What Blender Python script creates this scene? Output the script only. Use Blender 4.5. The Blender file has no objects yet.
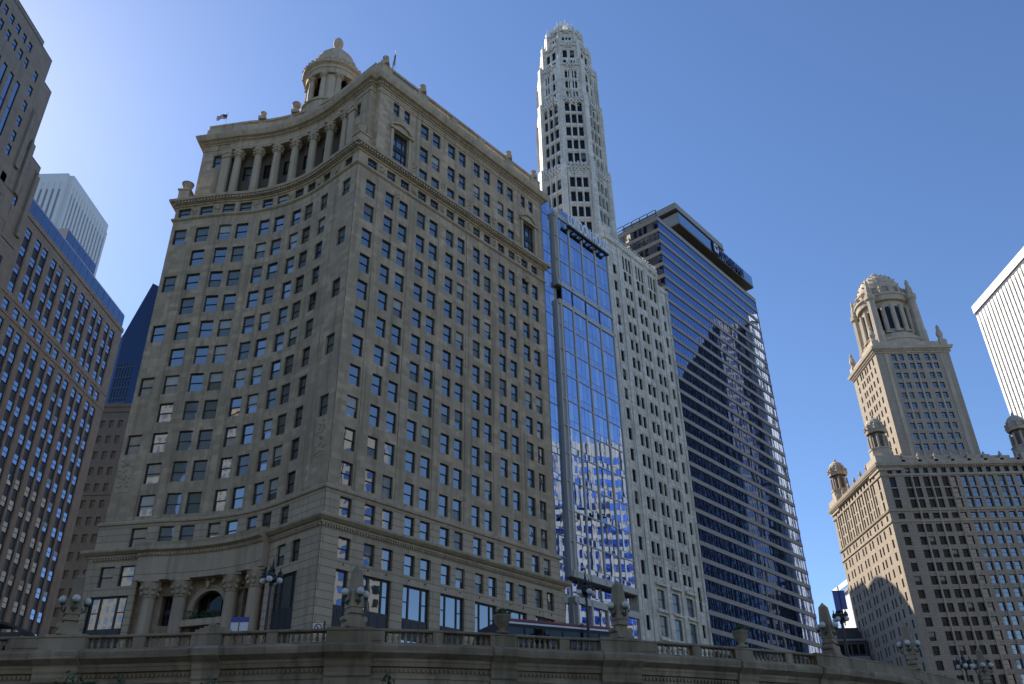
import bpy, math, random
import numpy as np
from mathutils import Matrix, Vector

# ------------------------------------------------------------------ camera, sky, sun, exposure
scene = bpy.context.scene
R = math.radians
RNG = random.Random(7)
FPX = 843.8
CAMR = np.array([[0.99978, 0.01806, 0.00999], [0, 0, 0], [0, 0, 0]], float)
def _cam():
    f, vx, vy = 843.803811, 481.412062, -1125.94093
    z = np.array([vx - 512, -(vy - 342), -f]); z /= np.linalg.norm(z)
    fw = np.array([0, 0, -1.0]); fw = fw - fw @ z * z; fw /= np.linalg.norm(fw)
    return np.array([np.cross(fw, z), fw, z])            # rows: world axes seen in camera coordinates
CAMR = _cam()
cd = bpy.data.cameras.new('camera'); cam = bpy.data.objects.new('camera', cd)
scene.collection.objects.link(cam); scene.camera = cam
cd.sensor_width = 36; cd.lens = 36 * FPX / 1024; cd.clip_start = 0.3; cd.clip_end = 6000
cam.matrix_world = Matrix([[*CAMR[0], 0], [*CAMR[1], 0], [*CAMR[2], 0], [0, 0, 0, 1]])

SUN_AZ, SUN_EL = -47.0, 38.0      # azimuth from the view heading (+Y), towards the right positive
w = bpy.data.worlds.new('World'); scene.world = w; w.use_nodes = True
nt = w.node_tree; bg = nt.nodes['Background']
sky = nt.nodes.new('ShaderNodeTexSky'); sky.sky_type = 'NISHITA'; sky.sun_disc = False
sky.sun_elevation = R(SUN_EL); sky.sun_rotation = R(SUN_AZ)
sky.altitude = 0; sky.air_density = 0.85; sky.dust_density = 0.2; sky.ozone_density = 4.0
hs = nt.nodes.new('ShaderNodeHueSaturation'); hs.inputs['Hue'].default_value = 0.503; hs.inputs['Saturation'].default_value = 1.06; hs.inputs['Value'].default_value = 1.0
nt.links.new(sky.outputs[0], hs.inputs['Color']); nt.links.new(hs.outputs[0], bg.inputs[0]); bg.inputs[1].default_value = 0.12
sl = bpy.data.lights.new('sun', 'SUN'); so = bpy.data.objects.new('sun', sl); scene.collection.objects.link(so)
sl.energy = 5.0; sl.angle = R(0.5); sl.color = (1.0, 0.90, 0.74)
sd = Vector((math.sin(R(SUN_AZ)) * math.cos(R(SUN_EL)), math.cos(R(SUN_AZ)) * math.cos(R(SUN_EL)), math.sin(R(SUN_EL))))
so.rotation_euler = (-sd).to_track_quat('-Z', 'Y').to_euler(); so.location = (-300, 300, 400)
scene.view_settings.view_transform = 'Standard'; scene.view_settings.look = 'None'
scene.view_settings.exposure = 0.74; scene.view_settings.gamma = 1; scene.view_settings.use_curve_mapping = False
scene.render.engine = 'CYCLES'
scene.cycles.max_bounces = 6; scene.cycles.caustics_reflective = False; scene.cycles.caustics_refractive = False

# ------------------------------------------------------------------ materials
MATS = {}
def _new(name):
    m = bpy.data.materials.new(name); m.use_nodes = True
    MATS[name] = m
    return m, m.node_tree, m.node_tree.nodes['Principled BSDF']
def _n(t, typ, **k):
    n = t.nodes.new(typ)
    for a, b in k.items(): setattr(n, a, b)
    return n
def stone(name, c1, c2, bw=1.2, bh=0.6, mortar=0.012, joint=0.75, rough=0.85, bump=0.25, streak=0.25, var=0.35, off=0.5):
    """Cut stone laid in courses: UV metres, joints, tone per block, grime streaks, fine bump."""
    m, t, b = _new(name); L = t.links.new
    uv = _n(t, 'ShaderNodeUVMap'); uv.uv_map = 'uv'
    br = _n(t, 'ShaderNodeTexBrick'); br.offset = off
    L(uv.outputs[0], br.inputs['Vector'])
    br.inputs['Scale'].default_value = 1; br.inputs['Mortar Size'].default_value = mortar
    br.inputs['Brick Width'].default_value = bw; br.inputs['Row Height'].default_value = bh
    br.inputs['Mortar Smooth'].default_value = 0.2
    a = [c * (1 - var * 0.42) for c in c1]
    br.inputs['Color1'].default_value = (*c1, 1); br.inputs['Color2'].default_value = (*a, 1)
    br.inputs['Mortar'].default_value = (*[c * joint for c in c1], 1)
    geo = _n(t, 'ShaderNodeNewGeometry')
    n1 = _n(t, 'ShaderNodeTexNoise'); n1.inputs['Scale'].default_value = 0.35; n1.inputs['Detail'].default_value = 6
    L(geo.outputs['Position'], n1.inputs['Vector'])
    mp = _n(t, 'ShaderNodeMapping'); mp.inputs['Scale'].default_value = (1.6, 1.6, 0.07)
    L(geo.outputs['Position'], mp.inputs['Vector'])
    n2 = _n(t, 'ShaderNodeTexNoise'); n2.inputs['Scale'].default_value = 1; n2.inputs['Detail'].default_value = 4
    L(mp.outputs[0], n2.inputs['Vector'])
    r1 = _n(t, 'ShaderNodeMapRange'); r1.inputs[1].default_value = 0.38; r1.inputs[2].default_value = 0.68
    L(n1.outputs[0], r1.inputs[0])
    m1 = _n(t, 'ShaderNodeMix', data_type='RGBA'); m1.inputs[0].default_value = 0.5
    mf = _n(t, 'ShaderNodeMath', operation='MULTIPLY'); mf.inputs[1].default_value = var
    L(r1.outputs[0], mf.inputs[0]); L(mf.outputs[0], m1.inputs[0])
    L(br.outputs['Color'], m1.inputs[6]); m1.inputs[7].default_value = (*c2, 1)
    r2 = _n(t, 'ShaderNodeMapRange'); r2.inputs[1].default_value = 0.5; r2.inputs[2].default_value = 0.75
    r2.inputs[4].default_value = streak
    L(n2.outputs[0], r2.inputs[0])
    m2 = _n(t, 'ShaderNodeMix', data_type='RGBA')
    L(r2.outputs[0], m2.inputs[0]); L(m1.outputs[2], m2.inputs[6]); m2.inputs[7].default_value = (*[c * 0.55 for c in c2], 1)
    L(m2.outputs[2], b.inputs['Base Color']); b.inputs['Roughness'].default_value = rough
    n3 = _n(t, 'ShaderNodeTexNoise'); n3.inputs['Scale'].default_value = 6; n3.inputs['Detail'].default_value = 5
    L(geo.outputs['Position'], n3.inputs['Vector'])
    ad = _n(t, 'ShaderNodeMath', operation='MULTIPLY_ADD'); ad.inputs[1].default_value = -1.5
    L(br.outputs['Fac'], ad.inputs[0]); L(n3.outputs[0], ad.inputs[2])
    bp = _n(t, 'ShaderNodeBump'); bp.inputs['Strength'].default_value = bump; bp.inputs['Distance'].default_value = 0.05
    L(ad.outputs[0], bp.inputs['Height']); L(bp.outputs[0], b.inputs['Normal'])
    return m
def plain(name, c, rough=0.6, metal=0.0, nvar=0.15, nscale=2.0, spec=None, bump=0.0):
    m, t, b = _new(name); L = t.links.new
    geo = _n(t, 'ShaderNodeNewGeometry')
    n1 = _n(t, 'ShaderNodeTexNoise'); n1.inputs['Scale'].default_value = nscale; n1.inputs['Detail'].default_value = 5
    L(geo.outputs['Position'], n1.inputs['Vector'])
    mx = _n(t, 'ShaderNodeMix', data_type='RGBA'); L(n1.outputs[0], mx.inputs[0])
    mx.inputs[6].default_value = (*[x * (1 - nvar) for x in c], 1); mx.inputs[7].default_value = (*[min(1, x * (1 + nvar)) for x in c], 1)
    L(mx.outputs[2], b.inputs['Base Color'])
    b.inputs['Roughness'].default_value = rough; b.inputs['Metallic'].default_value = metal
    if spec is not None: b.inputs['IOR'].default_value = spec
    if bump:
        bp = _n(t, 'ShaderNodeBump'); bp.inputs['Strength'].default_value = bump; bp.inputs['Distance'].default_value = 0.1
        L(n1.outputs[0], bp.inputs['Height']); L(bp.outputs[0], b.inputs['Normal'])
    return m
def glass(name, c, metal=0.0, ior=1.5, rough=0.02, wob=0.06, wscale=0.5, vary=0.0):
    """Window glass seen from outside in daylight: dark room behind, mirror-like skin, slightly wavy panes."""
    m, t, b = _new(name); L = t.links.new
    geo = _n(t, 'ShaderNodeNewGeometry')
    n1 = _n(t, 'ShaderNodeTexNoise'); n1.inputs['Scale'].default_value = wscale; n1.inputs['Detail'].default_value = 2
    L(geo.outputs['Position'], n1.inputs['Vector'])
    bp = _n(t, 'ShaderNodeBump'); bp.inputs['Strength'].default_value = wob; bp.inputs['Distance'].default_value = 0.25
    L(n1.outputs[0], bp.inputs['Height']); L(bp.outputs[0], b.inputs['Normal'])
    b.inputs['Base Color'].default_value = (*c, 1); b.inputs['Metallic'].default_value = metal
    b.inputs['Roughness'].default_value = rough; b.inputs['IOR'].default_value = ior
    if vary:
        n2 = _n(t, 'ShaderNodeTexNoise'); n2.inputs['Scale'].default_value = 0.9; n2.inputs['Detail'].default_value = 1
        L(geo.outputs['Position'], n2.inputs['Vector'])
        mx = _n(t, 'ShaderNodeMix', data_type='RGBA'); L(n2.outputs[0], mx.inputs[0])
        mx.inputs[6].default_value = (*[x * (1 - vary) for x in c], 1); mx.inputs[7].default_value = (*[min(1, x * (1 + vary)) for x in c], 1)
        L(mx.outputs[2], b.inputs['Base Color'])
    return m

stone('limestone', (.62, .465, .305), (.38, .285, .185), 1.25, .62, .014, .72, streak=.7, var=.85)
stone('limestone_base', (.54, .42, .285), (.35, .265, .17), 7.5, .76, .045, .5, bump=.5, streak=.4)
stone('limestone_trim', (.55, .43, .295), (.31, .235, .15), 1.6, 8, .012, .7, streak=.5)
stone('terracotta', (.88, .81, .68), (.54, .48, .38), .9, .45, .01, .85, rough=.55, streak=.7, var=.75)  # besides weathering, the streaks stand in for streaks of reflected sunlight
stone('white_terracotta', (.82, .78, .69), (.50, .46, .39), .8, .5, .01, .85, rough=.45, streak=.65, var=.7)
stone('deco_stone', (.25, .23, .20), (.18, .16, .13), 1.4, .7, .01, .8, streak=.4)
stone('jewel_stone', (.43, .355, .275), (.28, .225, .17), 1.1, .42, .05, .45, bump=.5, streak=.4)
stone('jewel_trim', (.48, .40, .31), (.27, .22, .165), 1.5, 5, .01, .8, streak=.4)
stone('bridge_stone', (.44, .345, .235), (.20, .15, .095), 2.2, 1.1, .012, .55, streak=.8, var=.9)
stone('bank_stone', (.30, .31, .32), (.24, .25, .26), 1, .5)
stone('old_stone', (.15, .145, .135), (.12, .115, .105), 1, .5)
stone('paving', (.28, .27, .25), (.2, .19, .18), 1.2, 1.2, .015, .6, off=0, streak=0)
plain('spandrel', (.31, .29, .265), .6, nvar=.2, nscale=.3)
plain('fin_stone', (.52, .49, .44), .5, nvar=.08)
plain('spandrel_grey', (.30, .29, .28), .5, nvar=.12, nscale=.3)
plain('panel_grey', (.46, .44, .40), .45, nvar=.06, nscale=.4)
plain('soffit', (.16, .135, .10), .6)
plain('frame', (.022, .022, .026), .45)
plain('frame_grey', (.42, .42, .42), .4, .6)
plain('dark_iron', (.012, .013, .014), .45)
plain('bronze_green', (.06, .085, .07), .55)
plain('globe', (.62, .60, .55), .25, nvar=.02)
plain('white_paint', (.8, .8, .8), .5, nvar=.04)
plain('white_panel', (.74, .75, .77), .45, nvar=.05, nscale=.2)
plain('navy_paint', (.012, .02, .07), .4)
plain('red_paint', (.24, .025, .03), .4)
plain('blue_paint', (.05, .08, .33), .45)
plain('asphalt', (.05, .05, .052), .9, nvar=.3)
plain('dark_roof', (.05, .05, .055), .7)
plain('dark_facade', (.055, .06, .07), .45)
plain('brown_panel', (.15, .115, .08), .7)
plain('bus_dark', (.008, .009, .012), .6)
plain('rubber', (.015, .015, .015), .8)
plain('bark', (.07, .055, .04), .9, nvar=.4, nscale=8)
plain('leaf', (.045, .075, .025), .6, nvar=.45, nscale=3)
plain('flag_cloth', (.7, .68, .66), .8)
plain('soil', (.05, .04, .03), .95)
plain('blind_lit', (.42, .42, .38), .12, nvar=.08, spec=1.6)
glass('pane', (.03, .045, .045), 0, 3.6, .015, .02, .4)
glass('pane_curtain', (.13, .14, .12), 0, 1.9, .03, .02, .4)
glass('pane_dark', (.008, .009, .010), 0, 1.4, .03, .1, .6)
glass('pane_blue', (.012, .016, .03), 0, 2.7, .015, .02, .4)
glass('pane_bright', (.36, .42, .52), 1.0, 1.5, .02, .02, .4)
glass('curtain_wall', (.48, .60, .84), 1.0, 1.5, .01, .012, .35, .12)
glass('ribbon_glass', (.22, .30, .50), 1.0, 1.5, .015, .012, .35, .10)
glass('curtain_pale', (.62, .70, .84), 1.0, 1.5, .03, .03, .45, .1)
glass('far_glass', (.45, .52, .62), 1.0, 1.5, .03, .05, .2)
glass('roof_glass', (.17, .21, .29), 1.0, 1.5, .02, .02, .3)
glass('deep_blue', (.065, .08, .115), 1.0, 1.5, .03, .05, .2)
def water():
    m, t, b = _new('water'); L = t.links.new
    b.inputs['Base Color'].default_value = (.02, .045, .035, 1); b.inputs['Roughness'].default_value = .06; b.inputs['IOR'].default_value = 1.33
    geo = _n(t, 'ShaderNodeNewGeometry'); n1 = _n(t, 'ShaderNodeTexNoise'); n1.inputs['Scale'].default_value = .8; n1.inputs['Detail'].default_value = 6
    L(geo.outputs['Position'], n1.inputs['Vector'])
    bp = _n(t, 'ShaderNodeBump'); bp.inputs['Strength'].default_value = .5; bp.inputs['Distance'].default_value = .3
    L(n1.outputs[0], bp.inputs['Height']); L(bp.outputs[0], b.inputs['Normal'])
water()

# ------------------------------------------------------------------ mesh builder
def V3(a): return np.array(a, float)
class MB:
    def __init__(s): s.v = []; s.f = []; s.m = []; s.n = 0
    def add(s, vs, fs, mi=0):
        o = s.n; s.v.extend([tuple(map(float, p)) for p in vs]); s.n += len(vs)
        for f in fs: s.f.append(tuple(i + o for i in f))
        s.m.extend([mi] * len(fs) if isinstance(mi, int) else mi)
    def poly(s, pts, mi=0): s.add(pts, [tuple(range(len(pts)))], mi)
    def par(s, o, a, b, c, mi=0):                     # parallelepiped from corner o and three edges
        o, a, b, c = V3(o), V3(a), V3(b), V3(c)
        if np.dot(np.cross(a, b), c) < 0: a, b = b, a
        vs = [o, o + a, o + a + b, o + b, o + c, o + a + c, o + a + b + c, o + b + c]
        s.add(vs, [(3, 2, 1, 0), (4, 5, 6, 7), (0, 1, 5, 4), (1, 2, 6, 5), (2, 3, 7, 6), (3, 0, 4, 7)], mi)
    def box(s, x0, x1, y0, y1, z0, z1, mi=0): s.par((x0, y0, z0), (x1 - x0, 0, 0), (0, y1 - y0, 0), (0, 0, z1 - z0), mi)
    def prism(s, pts, z0, z1, mi=0, cap=True):
        a = sum(pts[i][0] * pts[(i + 1) % len(pts)][1] - pts[(i + 1) % len(pts)][0] * pts[i][1] for i in range(len(pts)))
        if a < 0: pts = pts[::-1]
        n = len(pts); vs = [(p[0], p[1], z0) for p in pts] + [(p[0], p[1], z1) for p in pts]
        fs = [(i, (i + 1) % n, n + (i + 1) % n, n + i) for i in range(n)]
        if cap: fs += [tuple(range(n, 2 * n)), tuple(range(n - 1, -1, -1))]
        s.add(vs, fs, mi)
    def lathe(s, c, prof, n=16, mi=0, rot=0.0, arc=2 * math.pi):
        full = abs(arc - 2 * math.pi) < 1e-6; k = n if full else n + 1
        vs = []
        for r, z in prof:
            for i in range(k):
                a = rot + arc * i / n; vs.append((c[0] + r * math.cos(a), c[1] + r * math.sin(a), c[2] + z))
        fs = []
        for j in range(len(prof) - 1):
            for i in range(n):
                i2 = (i + 1) % k
                fs.append((j * k + i, j * k + i2, (j + 1) * k + i2, (j + 1) * k + i))
        s.add(vs, fs, mi)
    def ball(s, c, r, n=10, mi=0, sz=1.0):
        s.lathe(c, [(max(1e-3, r * math.sin(math.pi * j / (n // 2 + 1))), -r * sz * math.cos(math.pi * j / (n // 2 + 1))) for j in range(n // 2 + 2)], n, mi)
    def tube(s, p0, p1, r0, r1=None, n=8, mi=0):
        r1 = r0 if r1 is None else r1
        p0, p1 = V3(p0), V3(p1); d = p1 - p0; L = np.linalg.norm(d); d /= L
        a = np.cross(d, (0, 0, 1)) if abs(d[2]) < .9 else np.cross(d, (1, 0, 0)); a /= np.linalg.norm(a); b = np.cross(d, a)
        vs = []
        for p, r in ((p0, r0), (p1, r1)):
            for i in range(n): t = 2 * math.pi * i / n; vs.append(p + r * (math.cos(t) * a + math.sin(t) * b))
        fs = [(i, n + i, n + (i + 1) % n, (i + 1) % n) for i in range(n)] + [tuple(range(n)), tuple(range(2 * n - 1, n - 1, -1))]
        s.add(vs, fs, mi)
    def sweep(s, line, prof, closed=False, mi=0, ends=True):
        """Moulding: profile [(out, z)...] carried along a plan polyline whose outward side is on the right."""
        rows = [offset_line(line, o, closed) for o, _ in prof]; n = len(line); k = len(prof)
        vs = [(rows[j][i][0], rows[j][i][1], prof[j][1]) for i in range(n) for j in range(k)]
        fs = []
        for i in range(n if closed else n - 1):
            i2 = (i + 1) % n
            for j in range(k - 1): fs.append((i * k + j, i2 * k + j, i2 * k + j + 1, i * k + j + 1))
        if ends and not closed: fs += [tuple(range(k - 1, -1, -1)), tuple((n - 1) * k + j for j in range(k))]
        s.add(vs, fs, mi)
    def tmpl(s, T, M):
        vs = np.c_[T[0], np.ones(len(T[0]))] @ np.array(M).T
        s.add(vs[:, :3], T[1], list(T[2]))
    def build(s, name, mats, parent=None, smooth=False, flip=False):
        me = mesh_from(name, s.v, s.f, s.m, mats, smooth)
        return link(name, me, parent)
def mesh_from(name, v, f, m, mats, smooth=False):
    me = bpy.data.meshes.new(name); me.from_pydata(v, [], f)
    for x in mats: me.materials.append(MATS[x])
    me.polygons.foreach_set('material_index', np.array(m, np.int32))
    if smooth: me.polygons.foreach_set('use_smooth', np.ones(len(f), bool))
    me.update()
    nf = len(me.polygons); nl = len(me.loops)
    nor = np.zeros(nf * 3, np.float32); me.polygons.foreach_get('normal', nor); nor = nor.reshape(-1, 3)
    tot = np.zeros(nf, np.int32); me.polygons.foreach_get('loop_total', tot)
    li = np.zeros(nl, np.int32); me.loops.foreach_get('vertex_index', li)
    co = np.zeros(len(me.vertices) * 3, np.float32); me.vertices.foreach_get('co', co); co = co.reshape(-1, 3)
    fi = np.repeat(np.arange(nf), tot); N = nor[fi]; P = co[li]
    h = np.hypot(N[:, 0], N[:, 1]) + 1e-9; flat = np.abs(N[:, 2]) > .75
    U = (-N[:, 1] * P[:, 0] + N[:, 0] * P[:, 1]) / h; W = P[:, 2].copy()
    U[flat] = P[flat, 0]; W[flat] = P[flat, 1]
    uvl = me.uv_layers.new(name='uv'); uvl.data.foreach_set('uv', np.c_[U, W].astype(np.float32).ravel())
    return me
def link(name, data, parent=None):
    o = bpy.data.objects.new(name, data); scene.collection.objects.link(o)
    if parent is not None: setpar(o, parent)
    return o
def setpar(o, p):
    o.parent = p
    root = p
    while root.parent: root = root.parent
    if p is root and root.type == 'EMPTY': o.matrix_parent_inverse = Matrix.Translation(-Vector(root.location))
def tag(o, label, cat, group=None, kind=None):
    if label: o['label'] = label
    if cat: o['category'] = cat
    if group: o['group'] = group
    if kind: o['kind'] = kind
    return o
def thing(name, label, cat, loc=(0, 0, 0), group=None):
    o = bpy.data.objects.new(name, None); scene.collection.objects.link(o); o.location = loc; o.empty_display_size = 1
    return tag(o, label, cat, group)
def struct(name, mb, mats, kind='structure'):
    o = mb.build(name, mats); o['kind'] = kind; return o
def copy_tree(o, parent=None):
    c = o.copy(); scene.collection.objects.link(c)
    if parent is not None:
        c.parent = parent; c.matrix_parent_inverse = o.matrix_parent_inverse.copy()
    for ch in list(o.children): copy_tree(ch, c)
    return c
def offset_line(line, d, closed=False):
    pts = [V3(p[:2]) for p in line]; n = len(pts); out = []
    for i in range(n):
        e = []
        if i > 0 or closed: e.append(pts[i] - pts[i - 1])
        if i < n - 1 or closed: e.append(pts[(i + 1) % n] - pts[i])
        ns = [V3((q[1], -q[0])) / np.linalg.norm(q) for q in e if np.linalg.norm(q) > 1e-9]
        if len(ns) == 2:
            b = ns[0] + ns[1]; b = b / max(.25, (1 + ns[0] @ ns[1]))
        else: b = ns[0]
        out.append(pts[i] + b * d)
    return out

# ------------------------------------------------------------------ facades: walls with real openings, windows set back in them
class Line2:
    """Straight wall: s runs left to right seen from outside; outward normal on the right hand of travel reversed."""
    def __init__(s, p, u): s.p = V3(p); s.u = V3(u) / np.linalg.norm(u); s.n = V3((s.u[1], -s.u[0]))
    def at(s, t, off=0.0): return s.p + s.u * t + s.n * off, s.n
def facade(mb, path, a, b, z0, z1, ops=(), depth=.3, off=0.0, steps=(), mi=0, rev=None):
    """Wall skin from s=a..b, z0..z1 with rectangular openings (s0,s1,z0,z1) and their reveals."""
    rev = mi if rev is None else rev
    S = sorted(set([round(x, 4) for x in [a, b, *[q for q in steps if a < q < b]] + [x for o in ops for x in o[:2]]]))
    Z = sorted(set([round(x, 4) for x in [z0, z1] + [x for o in ops for x in o[2:4]]]))
    Sa = np.array(S); Za = np.array(Z)
    hole = np.zeros((len(S) - 1, len(Z) - 1), bool)
    for o in ops:
        i0, i1 = np.searchsorted(Sa, [round(o[0], 4), round(o[1], 4)]); j0, j1 = np.searchsorted(Za, [round(o[2], 4), round(o[3], 4)])
        hole[i0:i1, j0:j1] = True
    P = [path.at(x, off)[0] for x in S]
    vs = [(P[i][0], P[i][1], z) for i in range(len(S)) for z in Z]; k = len(Z); fs = []
    for i in range(len(S) - 1):
        for j in range(len(Z) - 1):
            if not hole[i, j]: fs.append((i * k + j, (i + 1) * k + j, (i + 1) * k + j + 1, i * k + j + 1))
    mb.add(vs, fs, mi)
    for o in ops:
        pa, na = path.at(o[0], off); pb, nb = path.at(o[1], off); qa = pa - na * depth; qb = pb - nb * depth
        A = [(pa[0], pa[1]), (pb[0], pb[1]), (qb[0], qb[1]), (qa[0], qa[1])]
        lo = [(*p, o[2]) for p in A]; hi = [(*p, o[3]) for p in A]
        mb.add(lo + hi, [(0, 1, 2, 3), (4, 7, 6, 5), (0, 3, 7, 4), (1, 5, 6, 2)], rev)
def frame_at(path, a, b, z, depth, off=0.0):
    """Matrix: origin at the bottom centre of an opening, x along the wall, y inward, z up."""
    pa, na = path.at(a, off); pb, nb = path.at(b, off); qa = pa - na * depth; qb = pb - nb * depth
    c = (qa + qb) / 2; x = (qb - qa) / np.linalg.norm(qb - qa); y = V3((-x[1], x[0]))
    return Matrix(((x[0], y[0], 0, c[0]), (x[1], y[1], 0, c[1]), (0, 0, 1, z), (0, 0, 0, 1)))
WCACHE = {}
def T_of(mb): return (np.array(mb.v), mb.f, mb.m)
WM = ['frame', 'pane', 'pane_curtain', 'blind_lit', 'limestone_trim', 'pane_dark', 'pane_blue', 'pane_bright']
def win(w, h, style='sash', var=0, sill=.0, fr=.08, g=1):
    """Window unit templates (material slots of WM)."""
    key = (round(w, 2), round(h, 2), style, var, sill, fr, g)
    if key in WCACHE: return key
    b = MB(); x = w / 2; d = .14
    def bx(x0, x1, y0, y1, z0, z1, m): b.box(x0, x1, y0, y1, z0, z1, m)
    bx(-x, -x + fr, 0, d, 0, h, 0); bx(x - fr, x, 0, d, 0, h, 0); bx(-x + fr, x - fr, 0, d, h - fr, h, 0); bx(-x + fr, x - fr, 0, d, 0, fr, 0)
    xi = x - fr
    if style == 'sash':
        mz = h * .5
        bx(-xi, xi, .01, .12, mz - .045, mz + .045, 0)
        up, lo = {0: (g, g), 1: (2, g), 2: (2, 2), 3: (3, g), 4: (3, 2), 5: (g, 2)}[var]
        b.poly([(-xi, .06, mz), (xi, .06, mz), (xi, .06, h - fr), (-xi, .06, h - fr)], up)
        b.poly([(-xi, .10, fr), (xi, .10, fr), (xi, .10, mz), (-xi, .10, mz)], lo)
        if var in (1, 3):                                  # a blind drawn part of the way down the lower sash
            zz = mz - h * .12
            b.poly([(-xi, .094, zz), (xi, .094, zz), (xi, .094, mz), (-xi, .094, mz)], up)
    elif style == 'plain':
        b.poly([(-xi, .08, fr), (xi, .08, fr), (xi, .08, h - fr), (-xi, .08, h - fr)], g)
        if var: b.poly([(-xi, .07, h * .45), (xi, .07, h * .45), (xi, .07, h - fr), (-xi, .07, h - fr)], 2)
        bx(-xi, xi, .02, .1, h * .5 - .03, h * .5 + .03, 0)
    elif style == 'shop':                                  # wide opening: side lights, big middle light, dark spandrel, lower lights
        z1, z2 = h * .57, h * .735; z0 = h * .30
        for (za, zb) in ((z2, h - fr), (fr, z1)):
            b.poly([(-xi, .09, za), (xi, .09, za), (xi, .09, zb), (-xi, .09, zb)], g)
            for q in ((-x * .52, -x * .42), (x * .42, x * .52)) if w > 2.5 else (): bx(q[0], q[1], 0, .13, za, zb, 0)
        for sx in ((-1, 1) if w > 2.5 else ()):
            bx(min(sx * x * .5, sx * xi), max(sx * x * .5, sx * xi), .02, .12, (z2 + h) / 2 - .04, (z2 + h) / 2 + .04, 0)
        bx(-xi, xi, -.06, .12, z1, z2, 0); bx(-xi, xi, .0, .12, z0 - .05, z0 + .05, 0)
        for i in range(3): bx(-xi + .15 + i * (2 * xi - .3) / 3 + .05, -xi + .15 + (i + 1) * (2 * xi - .3) / 3 - .05, -.09, -.055, z1 + .25, z2 - .25, 0)
    elif style == 'tall':                                  # monumental window, iron mullions and a spandrel
        b.poly([(-xi, .1, fr), (xi, .1, fr), (xi, .1, h - fr), (-xi, .1, h - fr)], g)
        for q in (-.33, .33): bx(q * w * .6 - .05, q * w * .6 + .05, 0, .12, fr, h - fr, 0)
        for q in (.2, .8): bx(-xi, xi, .02, .12, h * q - .03, h * q + .03, 0)
        bx(-xi, xi, -.02, .11, h * .42, h * .58, 0)
    if sill: b.box(-x - .1, x + .1, -sill, .12, -.16, 0, 4)
    WCACHE[key] = T_of(b); return key
MESHC = {}
def proj_area(M, w, h):
    q = []
    for x, z in ((-w / 2, 0), (w / 2, 0), (w / 2, h), (-w / 2, h)):
        p = M @ Vector((x, 0, z)); c = CAMR.T @ np.array(p)
        if c[2] > -1: return 0
        q.append((512 + FPX * c[0] / -c[2], 342 - FPX * c[1] / -c[2]))
    if all(p[0] < 0 or p[0] > 1024 or p[1] < 0 or p[1] > 684 for p in q): return 0
    a = 0
    for i in range(4): a += q[i][0] * q[(i + 1) % 4][1] - q[(i + 1) % 4][0] * q[i][1]
    return -a / 2 if a < 0 else 0
def put_windows(root, wins, name='window', cap=100, mats=WM):
    """The windows that show largest become parts of their own, the rest one part."""
    wins = sorted(wins, key=lambda q: -proj_area(q[1], q[2], q[3]))
    k = len(wins) if len(wins) <= cap else cap
    for key, M, w_, h_ in wins[:k]:
        mk = (key, tuple(mats))
        if mk not in MESHC:
            T = WCACHE[key]; MESHC[mk] = mesh_from(name, [tuple(p) for p in T[0]], T[1], T[2], mats)
        o = link(name, MESHC[mk], root); o.matrix_basis = M
    if wins[k:]:
        mb = MB()
        for key, M, w_, h_ in wins[k:]: mb.tmpl(WCACHE[key], M)
        o = mb.build(name, mats, root); o['kind'] = 'stuff'
def grid_wall(mb, path, a, b, z0, z1, cols, rows, depth=.3, off=0.0, style='plain', sill=0, fr=.08, g=5, varp=.0, extra=(), wins=None, steps=(), mi=0, rev=None, vars_=(1,)):
    ops = []; 
    for (zb, zt) in rows:
        for (c0, c1) in cols:
            ops.append((c0, c1, zb, zt))
            v = RNG.choice(vars_) if RNG.random() < varp else 0
            if wins is not None: wins.append((win(c1 - c0, zt - zb, style, v, sill, fr, g), frame_at(path, c0, c1, zb, depth, off), c1 - c0, zt - zb))
    facade(mb, path, a, b, z0, z1, ops + list(extra), depth, off, steps, mi, rev)
def dentils(mb, line, out, z0, z1, w=.18, sp=.36, d=.16, closed=False):
    L = offset_line(line, out, closed); n = len(L)
    for i in range(n if closed else n - 1):
        p, q = L[i], L[(i + 1) % n]; e = q - p; ln = np.linalg.norm(e)
        if ln < .05: continue
        e = e / ln; nn = V3((e[1], -e[0])); k = max(1, int(ln / sp + .5))
        for j in range(k):
            c = p + e * (j + .5) * ln / k - e * w / 2
            mb.par((*c, z0), (*(e * w), 0), (*(nn * d), 0), (0, 0, z1 - z0))
def lumps(mb, line, out, z, r, sp, closed=False, mi=0, sz=1.0):
    """Carved scrolls and rosettes along a frieze."""
    L = offset_line(line, out, closed); n = len(L)
    for i in range(n if closed else n - 1):
        p, q = L[i], L[(i + 1) % n]; e = q - p; ln = np.linalg.norm(e)
        if ln < sp * .5: k = 1 if (i % 2 == 0 and ln > .2) else 0
        else: k = int(ln / sp + .5)
        for j in range(k):
            c = p + e * (j + .5) / k; rr = r * (.75 + .5 * RNG.random())
            mb.ball((c[0], c[1], z + (RNG.random() - .5) * r), rr, 6, mi, sz)
def relief(mb, M, w, h, n=26, r=.28):
    for i in range(n):
        x = (RNG.random() - .5) * w; z = (RNG.random() - .5) * h
        p = M @ Vector((x, -.02, z)); mb.ball(p, r * (.5 + RNG.random() * .7), 6)
def urn(mb, c, s=1.0, n=12):
    mb.lathe(c, [(0, 0), (.55 * s, 0), (.55 * s, .2 * s), (.25 * s, .35 * s), (.22 * s, .55 * s), (.6 * s, .95 * s), (.72 * s, 1.3 * s), (.62 * s, 1.45 * s), (.75 * s, 1.55 * s), (.6 * s, 1.7 * s), (.25 * s, 1.9 * s), (.12 * s, 2.2 * s), (0, 2.3 * s)], n)
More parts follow.
